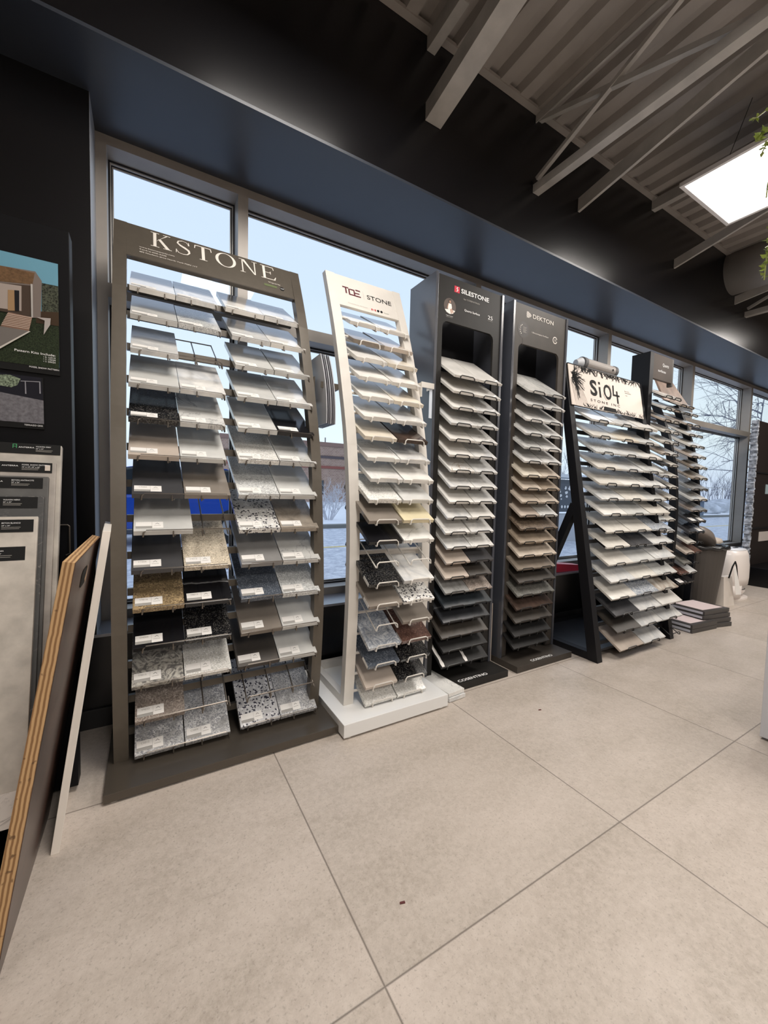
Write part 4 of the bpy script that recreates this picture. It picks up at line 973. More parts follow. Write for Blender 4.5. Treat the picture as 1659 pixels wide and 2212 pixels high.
loft(b, [superell(px, py, .195, .145, .135), superell(px, py, .20, .15, .20), superell(px, py, .195, .15, .32), superell(px, py, .178, .14, .42), superell(px, py, .155, .128, .465)])
b.build('body', M_pl, PU, smooth=True)
b = MB(); loft(b, [superell(px, py, .152, .125, .466), superell(px, py, .146, .12, .476), superell(px, py, .12, .095, .480)]); b.build('top_cover', mat('cool_white_plastic', (.78, .80, .85), .25), PU, smooth=True)
MB().box(px + .0, px + .08, py - .05, py - .03, .480, .484).build('top_handle', M_ink, PU)
b = MB(); loft(b, [superell(px - .09, py, .098, .14, .015), superell(px - .09, py, .100, .145, .136)]); b.build('left_foot', M_pl, PU, smooth=True)
b = MB(); loft(b, [superell(px + .08, py, .105, .10, .032), superell(px + .08, py, .115, .115, .060), superell(px + .08, py, .105, .105, .095), superell(px + .08, py, .08, .08, .105)]); b.build('water_tray', M_pl, PU, smooth=True)
b = MB(); loft(b, [superell(px, py, .19, .15, 0), superell(px, py, .19, .15, .015)]); b.build('base_plate', M_pl, PU)
b = MB(); loft(b, [superell(px + .08, py, .113, .113, .080), superell(px + .08, py, .113, .113, .084)]); b.build('seam', M_ink, PU)
# paper bag with black ribbon handles beside the appliance
PB = thing('paper_bag', (4.470, 1.570, 0), 'white paper carrier bag with a black ribbon handle between bin and appliance', 'bag')
b = MB(); b.hexa([(4.380, 1.490, 0), (4.540, 1.470, 0), (4.550, 1.570, 0), (4.390, 1.590, 0), (4.400, 1.510, .26), (4.540, 1.500, .26), (4.550, 1.540, .26), (4.410, 1.550, .26)]); b.build('bag_body', mat('white_paper_bag', (.72, .66, .60), .6), PB)
b = MB(); b.tube([(4.460, 1.495, .25), (4.450, 1.470, .36), (4.485, 1.465, .40), (4.515, 1.465, .36), (4.550, 1.460, .22), (4.570, 1.460, .16)], .006, 8); b.build('ribbon_handle', M_ink, PB)
b = MB(); b.hexa([(4.480, 1.445, .11), (4.570, 1.435, .105), (4.570, 1.437, .105), (4.480, 1.447, .11), (4.450, 1.460, .34), (4.485, 1.460, .36), (4.485, 1.462, .36), (4.450, 1.462, .34)]); b.build('hang_tag', M_paper, PB)

# sample boxes on the floor
def sbox(x, y, z, yaw, lab, w=.31, d=.25, h=.030):
    t = thing('sample_box', (x, y, z), lab, 'sample box', 'flat sample boxes on the floor')
    INV[t.name] = Matrix.Identity(4); t.rotation_euler = (0, 0, yaw)
    MB().box(0, w, 0, d, 0, h).build('case', mat('charcoal_case', (.055, .050, .048), .4), t, bevel=.002)
    MB().box(.03, w - .03, .03, d - .01, h, h + .001).build('cover_print', mat('pale_pink_print', (.70, .58, .57), .5), t)
    MB().box(-.0012, 0.0, .012, d - .02, .006, h - .007).build('page_edge', mat('page_edge', (.50, .51, .56), .5), t)
for k in range(2): sbox(3.30, 1.29, .031 * k, -.10, 'charcoal sample box in the low front pile, %s one' % ('bottom', 'top')[k])
for k in range(4): sbox(3.485 + .012 * k, 1.30 + .002 * k, .001 + .031 * k, -.22 + .03 * k, 'charcoal sample box in the taller pile nearer the bin, %s' % ('lowest', 'second up', 'third up', 'topmost with pink print')[k])

# dark plinth, rack at the right edge
PL = MB().box(5.76, 7.2, 1.50, 1.870, 0, .205).build('low_plinth', M_black, None, bevel=.002); tag(PL, 'low black plinth on the floor at the far right', 'plinth')
RK = thing('tile_rack', (6.2, 1.82, .205), 'dark rack with pale split stone edge on the low plinth at far right', 'display rack')
MB().box(5.85, 7.10, 1.80, 1.845, .206, 1.83).build('back_board', mat('dark_brown_board', (.020, .015, .014), .5, spec=.2), RK)
b = MB(); rr = random.Random(5); z = .27
while z < 1.82:
    h = rr.uniform(.010, .028); e_ = rr.uniform(.0, .04); b.box(5.805 + e_, 5.85, 1.793 - rr.uniform(0, .012), 1.85, z, z + h); z += h + .0005
b.build('split_stone_edge', mat('pale_split_stone', (.36, .38, .42), .7, noise=.8, nscale=30, bump=1.0), RK)
for z, x, w, c in ((.47, 6.10, .3, (.55, .50, .47)), (1.02, 6.2, .4, (.32, .42, .46))):
    MB().box(x, x + w, 1.794, 1.799, z, z + .11).build('label_card', mat('card_%d' % int(z * 100), c, .5), RK)
for z in (.62, 1.25): MB().box(5.86, 7.09, 1.790, 1.80, z, z + .012).build('shelf_lip', M_blackmetal, RK)

# counter at the right edge
CT = thing('counter', (2.6, .3, 0), 'pale grey counter corner at the right edge of the floor', 'counter')
MB().box(2.105, 3.3, -.30, .572, .012, .86).build('counter_body', mat('pale_grey_laminate', (.55, .56, .60), .35), CT, bevel=.002)
MB().box(2.13, 3.28, -.28, .55, 0, .012).build('toe_kick', M_ink, CT)

# ======================================================== left side: tile display and leaning boards
TD = thing('tile_display', (-.55, 1.6, 0), 'tall black tile display board with posters behind a cascade of tiles', 'display stand')
MB().box(-1.2, -.186, 1.505, 1.56, .02, 1.675).build('back_board', mat('black_display_board', (.005, .005, .006), .45, spec=.12), TD, bevel=.0015)
MB().box(-1.2, -.30, 1.10, 1.505, 0, .185).build('base', mat('black_display_board', (.005, .005, .006), .45, spec=.12), TD, bevel=.002)
b = MB(); pts = [(-.24, 1.49, .80)]; b.tube([(-.235, 1.50, .83), (-.200, 1.50, .83), (-.196, 1.50, .826), (-.196, 1.50, .745), (-.205, 1.50, .74)], .0022, 6); b.build('wire_loop', M_brown_wire, TD)
def pposter(name, parent, shapes, y):
    for k, (nm, pts, m) in enumerate(shapes):
        b = MB(); b.poly([(x, y - .0004 * k, z) for x, z in pts], [tuple(range(len(pts)))]); b.build(nm, m, parent)
PO = thing('poster', (-.35, 1.5, 1.28), 'printed poster of a brown modern house with steps, upper one on the black board', 'poster', 'posters on the tile display')
MB().box(-.62, -.2115, 1.500, 1.5045, 1.262, 1.5752).build('poster_sheet', mat('poster_black', (.008, .008, .008), .5, spec=.15), PO)
c = lambda nm, col, **k: mat('print_' + nm, col, .5, spec=.15, **k)
pposter('p', PO, [('sky', [(-.62, 1.285), (-.2125, 1.285), (-.2115, 1.5752), (-.62, 1.5752)], c('sky', (.13, .30, .40))),
  ('lawn', [(-.62, 1.2812), (-.2128, 1.2812), (-.2116, 1.42), (-.62, 1.42)], c('lawn', (.018, .026, .012), noise=.8, nscale=400)),
  ('hedge', [(-.2478, 1.5126), (-.2117, 1.5134), (-.2116, 1.4407), (-.2492, 1.4318)], c('hedge', (.045, .050, .035), noise=1.0, nscale=220)),
  ('fence', [(-.262, 1.432), (-.2116, 1.4407), (-.2116, 1.402), (-.262, 1.40)], c('fence', (.045, .027, .015))),
  ('house_side', [(-.62, 1.48), (-.3349, 1.5344), (-.2614, 1.5398), (-.2477, 1.5171), (-.2518, 1.4162), (-.2695, 1.4121), (-.62, 1.43)], c('house', (.17, .14, .125))),
  ('house_front', [(-.62, 1.50), (-.3349, 1.5344), (-.2625, 1.535), (-.2679, 1.5027), (-.3357, 1.4928), (-.62, 1.47)], c('timber', (.13, .075, .038), noise=.3, nscale=150)),
  ('porch', [(-.62, 1.48), (-.3358, 1.4885), (-.271, 1.4985), (-.2700, 1.4150), (-.62, 1.41)], c('porch', (.055, .038, .028))),
  ('porch_wall', [(-.36, 1.486), (-.2911, 1.492), (-.2924, 1.4244), (-.36, 1.420)], c('lit_wall', (.33, .28, .25))),
  ('door', [(-.3196, 1.4742), (-.306, 1.4765), (-.306, 1.4218), (-.3206, 1.419)], c('door', (.30, .19, .10))),
  ('door_gap', [(-.306, 1.4765), (-.296, 1.478), (-.297, 1.4225), (-.306, 1.4218)], c('gap', (.010, .010, .012))),
  ('pillar', [(-.2715, 1.5027), (-.2672, 1.5027), (-.2680, 1.4121), (-.2715, 1.4121)], c('pillar', (.42, .40, .38))),
  ('steps', [(-.3196, 1.4149), (-.2695, 1.4121), (-.2772, 1.3732), (-.3359, 1.3736)], c('steps', (.24, .15, .11))),
  ('path', [(-.62, 1.38), (-.3359, 1.3731), (-.2772, 1.3732), (-.3393, 1.3165), (-.62, 1.20 + .085)], c('path', (.15, .135, .125))),
  ('kerb', [(-.2772, 1.3732), (-.2737, 1.3725), (-.3394, 1.312), (-.3392, 1.3179)], c('kerb', (.50, .47, .43))),
  ('low_wall', [(-.2601, 1.4143), (-.229, 1.4184), (-.2305, 1.4), (-.2454, 1.3695), (-.2424, 1.4093)], c('lowwall', (.36, .33, .31)))], 1.4998)
b = MB()
for k in range(1, 9):
    q = k / 9; za = 1.4135 - q * .040; xa_, xb_ = -.3196 - q * .0163, -.2695 - q * .0077; b.poly([(xa_, 1.4934, za), (xb_, 1.4934, za), (xb_, 1.4934, za + .0014), (xa_, 1.4934, za + .0014)], [(0, 1, 2, 3)])
b.build('step_edges', c('edges', (.55, .44, .36)), PO)
def pt(s, x, z, h, w, par=PO): text('lettering', s, (x, 1.4915, z), h, M_wtxt, par, width=w)
pt('Pattern Kits Include:', -.3084, 1.3125, .0062, .088); pt('\u2022 2: 12X12', -.247, 1.3055, .0042, .027); pt('\u2022 1: 12X24', -.247, 1.2995, .0042, .027); pt('\u2022 1: 24X24', -.247, 1.2935, .0042, .027)
pt('FOSSIL SNOW PATTERN', -.2777, 1.2735, .0042, .065)
P2 = thing('poster', (-.35, 1.5, 1.12), 'smaller printed poster of a paved terrace with a tree, lower one on the board', 'poster', 'posters on the tile display')
MB().box(-.55, -.2495, 1.500, 1.5045, 1.105, 1.2500).build('poster_sheet', mat('poster_black', (.008, .008, .008), .5, spec=.15), P2)
pposter('p', P2, [('backdrop', [(-.55, 1.19), (-.2500, 1.187), (-.2534, 1.25), (-.55, 1.25)], c('night', (.010, .010, .016))),
  ('paving', [(-.55, 1.2), (-.3417, 1.1979), (-.2496, 1.1866), (-.2495, 1.1205), (-.55, 1.1197)], c('paving', (.14, .135, .15), noise=.3, nscale=120)),
  ('tree', [(-.345, 1.245), (-.32, 1.2475), (-.298, 1.2399), (-.305, 1.222), (-.318, 1.214), (-.345, 1.216)], c('tree', (.16, .20, .14), noise=.9, nscale=250)),
  ('gate', [(-.298, 1.235), (-.256, 1.239), (-.256, 1.237), (-.298, 1.233)], c('rail', (.25, .25, .28))), ('gate_post', [(-.258, 1.238), (-.2555, 1.238), (-.255, 1.205), (-.258, 1.205)], c('rail', (.25, .25, .28))), ('gate_post', [(-.289, 1.236), (-.287, 1.236), (-.286, 1.200), (-.289, 1.200)], c('rail', (.25, .25, .28)))], 1.4998)
text('lettering', 'TERRAZO GRIS', (-.291, 1.4915, 1.1115), .0042, M_wtxt, P2, width=.040)
# cascade of large tiles
tl = [(-.199, 1.0558, 1.42, (.40, .37, .33), 'light grey concrete look tile, rearmost and tallest in the cascade', ('VULKON GREY', '24" x 24"'), 1.029, 1.0569, -.2015, -.3059, True),
      (-.2104, 1.0077, 1.395, (.33, .30, .27), 'beige grey tile with pale swatch on its label, second in the cascade', ('FOSSIL SNOW PATTERN', '12" x 12", 24" x 24"'), .9796, 1.0067, -.2184, -.330, True),
      (-.2256, .9697, 1.37, (.085, .083, .08), 'anthracite tile third from the back in the cascade', ('BETON ANTRACITE', '24" x 24"'), .9378, .9656, -.2367, -.345, True),
      (-.2339, .9177, 1.345, (.055, .055, .055), 'black veined tile fourth from the back in the cascade', ('VULKON NERO', '24" x 24"'), .8863, .915, -.2467, -.355, False),
      (-.2458, .8642, 1.32, (.50, .46, .41), 'off white concrete tile second from the front in the cascade', ('BETON BLANCO', '24" x 24"'), .825, .8566, -.2538, -.365, False),
      (-.2629, .7909, 1.30, (.70, .65, .61), 'white marble look tile frontmost in the cascade', ('CARRARA', '24" x 24"'), .753, .7875, -.270, -.385, False)]
for k, (xr, zt, Yt, colr, lab, names, lz0, lz1, lxr, lxl, logo) in enumerate(tl):
    Yp = (1.42, 1.41, 1.40, 1.39, 1.38, 1.37)[k]; s_ = Yt / Yp
    xr, zt = xr * s_, .956 + (zt - .956) * s_; lz0, lz1, lxr, lxl = .956 + (lz0 - .956) * s_, .956 + (lz1 - .956) * s_, lxr * s_, lxl * s_
    t = thing('floor_tile_sample', (xr - .3, Yt - .2, .19), lab, 'tile', 'large tiles in the cascade display')
    L = .62; lean = math.radians(17); dy, dz = -math.sin(lean) * L, -math.cos(lean) * L
    th = .018; X0 = xr - .61; back = (math.cos(lean) * th, -math.sin(lean) * th)
    b = MB(); b.hexa([(X0, Yt + dy, zt + dz), (xr, Yt + dy, zt + dz), (xr, Yt + dy + back[0], zt + dz + back[1]), (X0, Yt + dy + back[0], zt + dz + back[1]), (X0, Yt, zt), (xr, Yt, zt), (xr, Yt + back[0], zt + back[1]), (X0, Yt + back[0], zt + back[1])])
    mk = mat('large_tile_%d' % k, colr, .55, noise=.16, nscale=26, bump=.2) if k not in (3, 5) else stone('vein', colr, (.30, .27, .25) if k == 5 else (.16, .15, .14), .5)
    b.build('tile', mk, t, bevel=.0015)
    yl = lambda z: Yt + (z - zt) * math.tan(lean) - .0012
    b = MB(); b.poly([(lxr - .16, yl(lz0), lz0), (lxr, yl(lz0), lz0), (lxr, yl(lz1), lz1), (lxr - .16, yl(lz1), lz1)], [(0, 1, 2, 3)]); LB = b.build('tile_label', M_ink, t)
    ut = Vector((0, math.tan(lean), 1)).normalized(); hgt = lz1 - lz0
    def lt(s, x, z, h, w, m=M_gtxt): text('lettering', s, (x, yl(z) - .0008, z), h, m, LB, (1, 0, 0), ut, width=w)
    wd = .052 if k != 1 else .056
    lx = lxr - (.052, .062, .062, .066, .060, .060)[k]
    lt(names[0], lx, lz1 - hgt * .32, .0033, min(wd, .0029 * len(names[0])), M_wtxt); lt(names[1], lx, lz1 - hgt * .52, .0030, .0018 * len(names[1]), M_wtxt)
    if logo:
        gx = lxr - (.099, .113, .122)[k]
        lt('ANTERRA', gx + .012, lz1 - hgt * .45, .0036, .032, M_wtxt)
        b = MB(); z_ = lz1 - hgt * .50
        for q in (rq(gx, gx + .0014, z_, z_ + .011), rq(gx + .007, gx + .0084, z_, z_ + .011), rq(gx + .0014, gx + .007, z_ + .0096, z_ + .011), rq(gx + .0014, gx + .007, z_ + .004, z_ + .0052)):
            b.poly([(x, yl(z) - .0008, z) for x, z in q], [(0, 1, 2, 3)])
        b.build('green_logo', mat('logo_green', (.05, .30, .12), .5), LB)
    if k == 1:
        b = MB(); b.poly([(x, yl(z) - .001, z) for x, z in rq(lxr - .015, lxr - .004, lz0 + .006, lz1 - .006)], [(0, 1, 2, 3)]); b.build('swatch', mat('pale_swatch', (.55, .48, .42), .5), LB)
    b = MB()
    for q in (.62, .74): z = lz1 - hgt * q; b.poly([(x, yl(zz) - .0008, zz) for x, zz in rq(lx, lx + .04 * (1.2 - q / 2), z, z + .0009)], [(0, 1, 2, 3)])
    b.build('print_lines', M_gtxt, LB)

# plywood panel leaning toward the stand
def ply_mat():
    m, t, b = nodes('plywood_edge')
    c_ = t.nodes.new('ShaderNodeTexCoord'); mp = t.nodes.new('ShaderNodeMapping'); mp.inputs['Rotation'].default_value = (0, math.radians(-9.4), 0)
    t.links.new(c_.outputs['Object'], mp.inputs[0])
    w = t.nodes.new('ShaderNodeTexWave'); w.inputs['Scale'].default_value = 42; w.inputs['Distortion'].default_value = 1.2; w.inputs['Detail'].default_value = 3; t.links.new(mp.outputs[0], w.inputs[0])
    n = t.nodes.new('ShaderNodeTexNoise'); n.inputs['Scale'].default_value = 60; t.links.new(c_.outputs['Object'], n.inputs[0])
    col = mix_rgb(t, ramp(t, w.outputs['Fac'], [(.25, 0), (.7, 1)]), (.24, .125, .05), (.52, .33, .16))
    col = mix_rgb(t, ramp(t, n.outputs['Fac'], [(.66, 0), (.72, .8)]), col, (.10, .05, .02))
    t.links.new(col, b.inputs['Base Color']); b.inputs['Roughness'].default_value = .7; return m
PW = thing('plywood_panel', (-.2, 1.2, 0), 'thick plywood panel with a dark brown film face leaning at the left', 'board')
# front bottom left/right, back bottom left/right, then tops
fbR = Vector((-.251, .957, 0)); fbL = Vector((-.276, .957, 0.004)); ftR = Vector((-.119, .97, .80)); ftL = Vector((-.1385, .97, .804))
btR = Vector((-.116, 1.43, .80)); btL = Vector((-.1355, 1.445, .804)); bbR = Vector((-.247, 1.43, 0)); bbL = Vector((-.272, 1.445, .004))
b = MB(); b.poly([fbL, fbR, bbR, bbL, ftL, ftR, btR, btL], [(0, 1, 5, 4), (4, 5, 6, 7), (3, 0, 4, 7), (2, 3, 7, 6), (0, 3, 2, 1)]); b.cur = 0
b.build('plywood_core', ply_mat(), PW)
b = MB(); e3 = Vector((.0012, 0, 0)); b.hexa([fbR, fbR + e3, bbR + e3, bbR, ftR, ftR + e3, btR + e3, btR]); b.build('film_face', mat('brown_film', (.062, .034, .026), .30, noise=.35, nscale=14), PW)
# hand hole near top: recess shade painted as a flat dark patch, pale rim
b = MB(); 
def onface(v, h): return fbR + (bbR - fbR) * v + (ftR - fbR) * h + Vector((.0018, 0, 0))
sh = [(-1, -1), (-.6, -1.3), (.6, -1.3), (1, -1), (1, .6), (.7, 1), (-.7, 1), (-1, .6)]
b.poly([onface(.40 + .10 * s_, .925 + .022 * c_) for s_, c_ in sh], [tuple(range(8))]); b.build('hand_hole_shade', M_ink, PW)
b = MB(); b.poly([onface(v, h) + Vector((.0004, 0, 0)) for v, h in ((.50, .90), (.48, .895), (.44, .91), (.47, .925), (.485, .948), (.50, .945))], [tuple(range(6))]); b.build('hole_edge', mat('cut_wood', (.50, .32, .20), .6), PW)

b = MB(); b.hexa([(-.217, 1.27, 0), (-.199, 1.269, 0), (-.215, 1.569, 0), (-.233, 1.60, 0), (-.100, 1.30, .829), (-.0815, 1.30, .828), (-.0975, 1.601, .828), (-.118, 1.632, .829)])
o = b.build('white_board', mat('white_melamine', (.86, .80, .73), .40, noise=.03, nscale=5), None, bevel=.001); tag(o, 'narrow white board standing on edge, leaning against the taupe stand', 'board')

# tiny debris on the floor
for x, y, lab in ((1.49, 1.135, 'tiny dark red scrap lying on the middle of the tiles'), (.50, .73, 'tiny dark crumb lying on the tile in front of the taupe stand')):
    o = MB().hexa([(x, y, .0), (x + .012, y - .004, 0), (x + .013, y, 0), (x + .002, y + .004, 0), (x, y, .002), (x + .012, y - .004, .003), (x + .013, y, .003), (x + .002, y + .004, .002)]).build('floor_scrap', mat('scrap', (.10, .02, .02), .6)); tag(o, lab, 'scrap', 'scraps on the floor')

# hanging plant at the top right
HP = thing('hanging_plant', (2.29, .5, 2.25), 'trailing green plant hanging in at the top right corner before the light', 'plant')
M_leaf = mat('leaf_green', (.22, .28, .045), .5); M_stem = mat('stem_green', (.20, .22, .05), .5)
MB().lathe([(.08, 0), (.11, .10), (.115, .11)], (2.29, .50, 2.23), 28).build('pot', mat('terracotta_grey', (.25, .24, .23), .6), HP)
MB().tube([(2.29, .50, 2.34), (2.29, .50, ZC)], .002, 6).build('hanger_wire', M_ink, HP)
rr = random.Random(2)
def strand(pts, dens, size):
    pts = [(x * .8, y * .8, .956 + (z - .956) * .8) for x, y, z in pts]
    b = MB(); b.tube(pts, .0022, 5); b.build('stem', M_stem, HP)
    b = MB()
    for i in range(len(pts) - 1):
        p, q = Vector(pts[i]), Vector(pts[i + 1])
        for k in range(dens):
            c_ = p.lerp(q, rr.random()); a = Vector((rr.uniform(-1, 1), rr.uniform(-1, 1), rr.uniform(-.6, .6))).normalized() * size * rr.uniform(.6, 1.2)
            s_ = a.cross(Vector((rr.uniform(-1, 1), rr.uniform(-1, 1), 1))).normalized() * size * .3
            b.poly([c_, c_ + a * .4 + s_, c_ + a, c_ + a * .4 - s_], [(0, 1, 2, 3)])
    b.build('leaf', M_leaf, HP)['kind'] = 'stuff'
strand([(2.80, .66, 2.70), (2.60, .72, 2.76), (2.43, .78, 2.72), (2.33, .80, 2.635), (2.29, .80, 2.615)], 5, .018)
strand([(2.78, .64, 2.67), (2.58, .74, 2.70), (2.44, .78, 2.65), (2.38, .80, 2.58), (2.36, .80, 2.55)], 16, .022)
strand([(2.78, .63, 2.66), (2.60, .74, 2.66), (2.46, .79, 2.60), (2.42, .80, 2.53)], 12, .02)
strand([(2.80, .62, 2.62), (2.60, .76, 2.60), (2.52, .79, 2.52), (2.505, .80, 2.42), (2.50, .80, 2.36)], 5, .02)
strand([(2.84, .62, 2.56), (2.66, .74, 2.46), (2.58, .79, 2.30), (2.555, .80, 2.12), (2.545, .80, 2.00)], 16, .022)
strand([(2.82, .62, 2.56), (2.68, .74, 2.50), (2.60, .79, 2.38), (2.575, .80, 2.22), (2.565, .80, 2.08)], 14, .02)

# ======================================================== outdoors
GZ = -.15
def ground_mat():
    m, t, b = nodes('snowy_street')
    g = t.nodes.new('ShaderNodeNewGeometry')
    n = t.nodes.new('ShaderNodeTexNoise'); n.inputs['Scale'].default_value = 6; n.inputs['Detail'].default_value = 8; n.inputs['Roughness'].default_value = .8
    t.links.new(g.outputs['Position'], n.inputs[0])
    col = mix_rgb(t, ramp(t, n.outputs['Fac'], [(.40, 0), (.62, 1)]), (.42, .45, .52), (.80, .83, .88))
    t.links.new(col, b.inputs['Base Color']); b.inputs['Roughness'].default_value = .6; return m
M_gr = ground_mat(); M_snow = mat('snow', (.88, .90, .93), .6, noise=.05, nscale=2, bump=.6)
o = MB().box(-60, 90, 2.25, 10.4, GZ - .2, GZ).build('street', M_gr); tag(o, 'wet salted street with thin snow outside the windows', 'street', kind='stuff')
o = MB().box(-60, 90, 10.7, 120, GZ - .2, GZ + .06).build('snow_ground', M_snow); tag(o, 'snow covered ground beyond the street', 'snow', kind='stuff')
o = MB().box(-60, 90, 2.19, 3.2, GZ + .0, GZ + .03).build('snow_strip', M_snow); tag(o, 'strip of snow along the outside wall', 'snow', kind='stuff')
o = MB().box(-60, 90, 10.4, 10.7, GZ - .2, GZ + .10).build('kerb', mat('grey_kerb', (.22, .22, .20), .8)); tag(o, 'grey concrete kerb between street and snow', 'kerb')
o = MB().box(-30, 60, 7.0, 7.12, GZ, GZ + .004).build('road_line', mat('yellow_line', (.75, .60, .25), .7)); tag(o, 'faded yellow painted line on the street', 'road marking')
# brick building
BB = thing('brick_building', (12, 32, GZ), 'low brown brick building with flat dark roof edge across the street', 'building')
def brick():
    m, t, b = nodes('brown_brick'); c_ = t.nodes.new('ShaderNodeTexCoord'); br = t.nodes.new('ShaderNodeTexBrick')
    mp = t.nodes.new('ShaderNodeMapping'); mp.inputs['Rotation'].default_value = (PI / 2, 0, 0); t.links.new(c_.outputs['Object'], mp.inputs[0]); t.links.new(mp.outputs[0], br.inputs[0])
    br.inputs['Color1'].default_value = (.32, .19, .14, 1); br.inputs['Color2'].default_value = (.42, .27, .20, 1); br.inputs['Mortar'].default_value = (.45, .40, .36, 1); br.inputs['Scale'].default_value = 2.4
    t.links.new(br.outputs[0], b.inputs[0]); b.inputs['Roughness'].default_value = .8; return m
MB().box(4.5, 16, 30, 40, GZ + .06, 4.3).build('wall', brick(), BB)
MB().box(4.4, 16.1, 29.9, 40, 4.3, 4.6).build('roof_edge', mat('roof_flashing', (.25, .15, .12), .6), BB)
MB().box(4.45, 16.05, 29.93, 29.99, 3.35, 3.55).build('brick_band', mat('dark_band', (.10, .075, .08), .7), BB)
MB().box(4.45, 16.05, 29.93, 29.99, 2.55, 2.75).build('brick_band', mat('red_band', (.28, .09, .07), .7), BB)
for k in range(4): MB().box(5.3 + k * 2.9, 6.3 + k * 2.9, 29.94, 29.99, .5, 1.6).build('window', mat('dark_window', (.04, .045, .055), .2), BB)
MB().tube([(12.6, 31, 4.6), (12.6, 31, 5.1)], .06, 8).build('vent_pipe', M_steel, BB)
# blue car
CR = thing('blue_car', (.6, 9.0, GZ), 'bright blue car parked on the street behind the taupe stand', 'car')
M_blue = mat('blue_car_paint', (.015, .07, .42), .2, coat=.6)
def car_body(b, x0, x1, y0, y1, prof):
    b.prism_y([(x0 + (x1 - x0) * a, GZ + z) for a, z in prof], y0, y1)
b = MB(); car_body(b, -2.2, 2.3, 8.2, 9.9, [(0, .30), (.02, .62), (.06, .78), (.22, .86), (.30, .92), (.93, .94), (.985, .80), (1, .35)]); b.build('body', M_blue, CR, bevel=.05)
b = MB(); car_body(b, -2.2, 2.3, 8.32, 9.78, [(.24, .90), (.38, 1.36), (.46, 1.42), (.80, 1.42), (.95, .92)]); b.build('cabin_glass', mat('car_glass', (.03, .035, .04), .08), CR, bevel=.04)
b = MB(); car_body(b, -2.2, 2.3, 8.36, 9.74, [(.40, 1.38), (.47, 1.44), (.79, 1.44), (.82, 1.38)]); b.build('roof', M_blue, CR)
b = MB(); b.box(-.15, -.07, 8.30, 8.33, GZ + .92, GZ + 1.38); b.box(.80, .88, 8.30, 8.33, GZ + .92, GZ + 1.38); b.build('door_pillars', M_blue, CR)
for wx in (-1.35, 1.45):
    for wy in (8.18, 9.74):
        W_ = MB().tube([(wx, wy, GZ + .33), (wx, wy + .2, GZ + .33)], .33, 28).build('wheel', mat('tyre', (.015, .015, .016), .7), CR)
        MB().tube([(wx, wy - .01, GZ + .33), (wx, wy + .02, GZ + .33)], .20, 20).build('wheel_rim', mat('alloy', (.45, .46, .48), .3, metal=.8), W_)
# frosted bushes and bare trees
def branchy(b, p, d, L, r, depth, rr, spread=.6, up=.15, droop=0):
    q = Vector(p); pts = [q.copy()]; dd = Vector(d).normalized(); seg = 4
    for s_ in range(seg):
        dd = (dd + Vector((rr.uniform(-1, 1), rr.uniform(-1, 1), rr.uniform(-1, 1))) * .13 + Vector((0, 0, up * .2 - droop * .2))).normalized()
        q = q + dd * L / seg; pts.append(q.copy())
    b.tube(pts, [r * (1 - .45 * i / seg) for i in range(seg + 1)], 4 if depth > 1 else 3, cap=False)
    if depth == 0: return
    for k in range(rr.choice((2, 3, 3))):
        t_ = rr.uniform(.35, 1.0); pp = pts[min(seg, int(t_ * seg + .5))]
        nd = (dd + Vector((rr.uniform(-1, 1), rr.uniform(-1, 1), rr.uniform(-.7, .9))) * spread).normalized()
        branchy(b, pp, nd, L * rr.uniform(.55, .8), r * .58, depth - 1, rr, spread, up, droop)
M_frost = mat('frosted_twigs', (.62, .62, .66), .7); M_bark = mat('hazy_bark', (.20, .20, .24), .8)  # bark is a lighter bluish grey, with distance haze put into its colour
def bush(x, y, s, seed, lab, m=M_frost, n=12, name='frosted_bush', z0=GZ):
    rr = random.Random(seed); b = MB()
    for k in range(n):
        a = 2 * PI * k / n + rr.random(); branchy(b, (x + .08 * s * math.cos(a), y + .08 * s * math.sin(a), z0), (math.cos(a) * .45, math.sin(a) * .45, 1), .62 * s, .022 * s, 4, rr, .75)
    o = b.build(name, m); tag(o, lab, 'bush', 'bare bushes and trees outside'); return o
bush(5.3, 12.6, 1.0, 1, 'frost covered bare bush between the taupe and white stands')
bush(3.3, 13.2, .9, 4, 'frosted bare bush just left of the one seen beside the white stand')
bush(1.2, 12.8, .95, 2, 'frosted bush behind the roof of the blue car')
bush(-.6, 12.4, .9, 3, 'frosted bush at the far left behind the window')
def tree(x, y, h, seed, lab, lean=(0, 0, 1), spread=.65, droop=0, depth=5, r=None):
    rr = random.Random(seed); b = MB(); base = Vector((x, y, GZ)); ln = Vector(lean).normalized(); r = r or h * .016
    n = 6; pts = [base + ln * h * .75 * i / n + Vector((rr.uniform(-.03, .03), rr.uniform(-.03, .03), 0)) * h * .3 for i in range(n + 1)]
    b.tube(pts, [r * (1 - .7 * i / n) for i in range(n + 1)], 6)
    for k in range(11):
        f = .28 + .72 * k / 11; p = base + ln * h * .75 * f; a = rr.random() * 6.28
        branchy(b, p, (math.cos(a), math.sin(a), .7 - droop), h * .30 * (1.15 - f * .5), r * .42, depth - 1 if depth < 5 else 3, rr, spread, .1, droop)
    o = b.build('bare_tree', M_bark); tag(o, lab, 'tree', 'bare bushes and trees outside'); return o
tree(39.5, 12.0, 11.5, 21, 'large bare tree whose branches fill the rightmost big window', spread=.7, droop=.45, r=.10)
tree(31.5, 14, 4.4, 22, 'slender bare tree low in the right window', r=.05); tree(36, 18, 4.8, 23, 'small bare tree further right in the window')
tree(22, 21, 5.2, 24, 'bare tree seen between charcoal cabinet and A-frame'); tree(27.5, 25, 6, 25, 'bare tree seen through the A-frame shelves'); tree(33, 27, 6, 26, 'distant bare tree seen behind the A-frame rack')
rr = random.Random(31); b = MB()
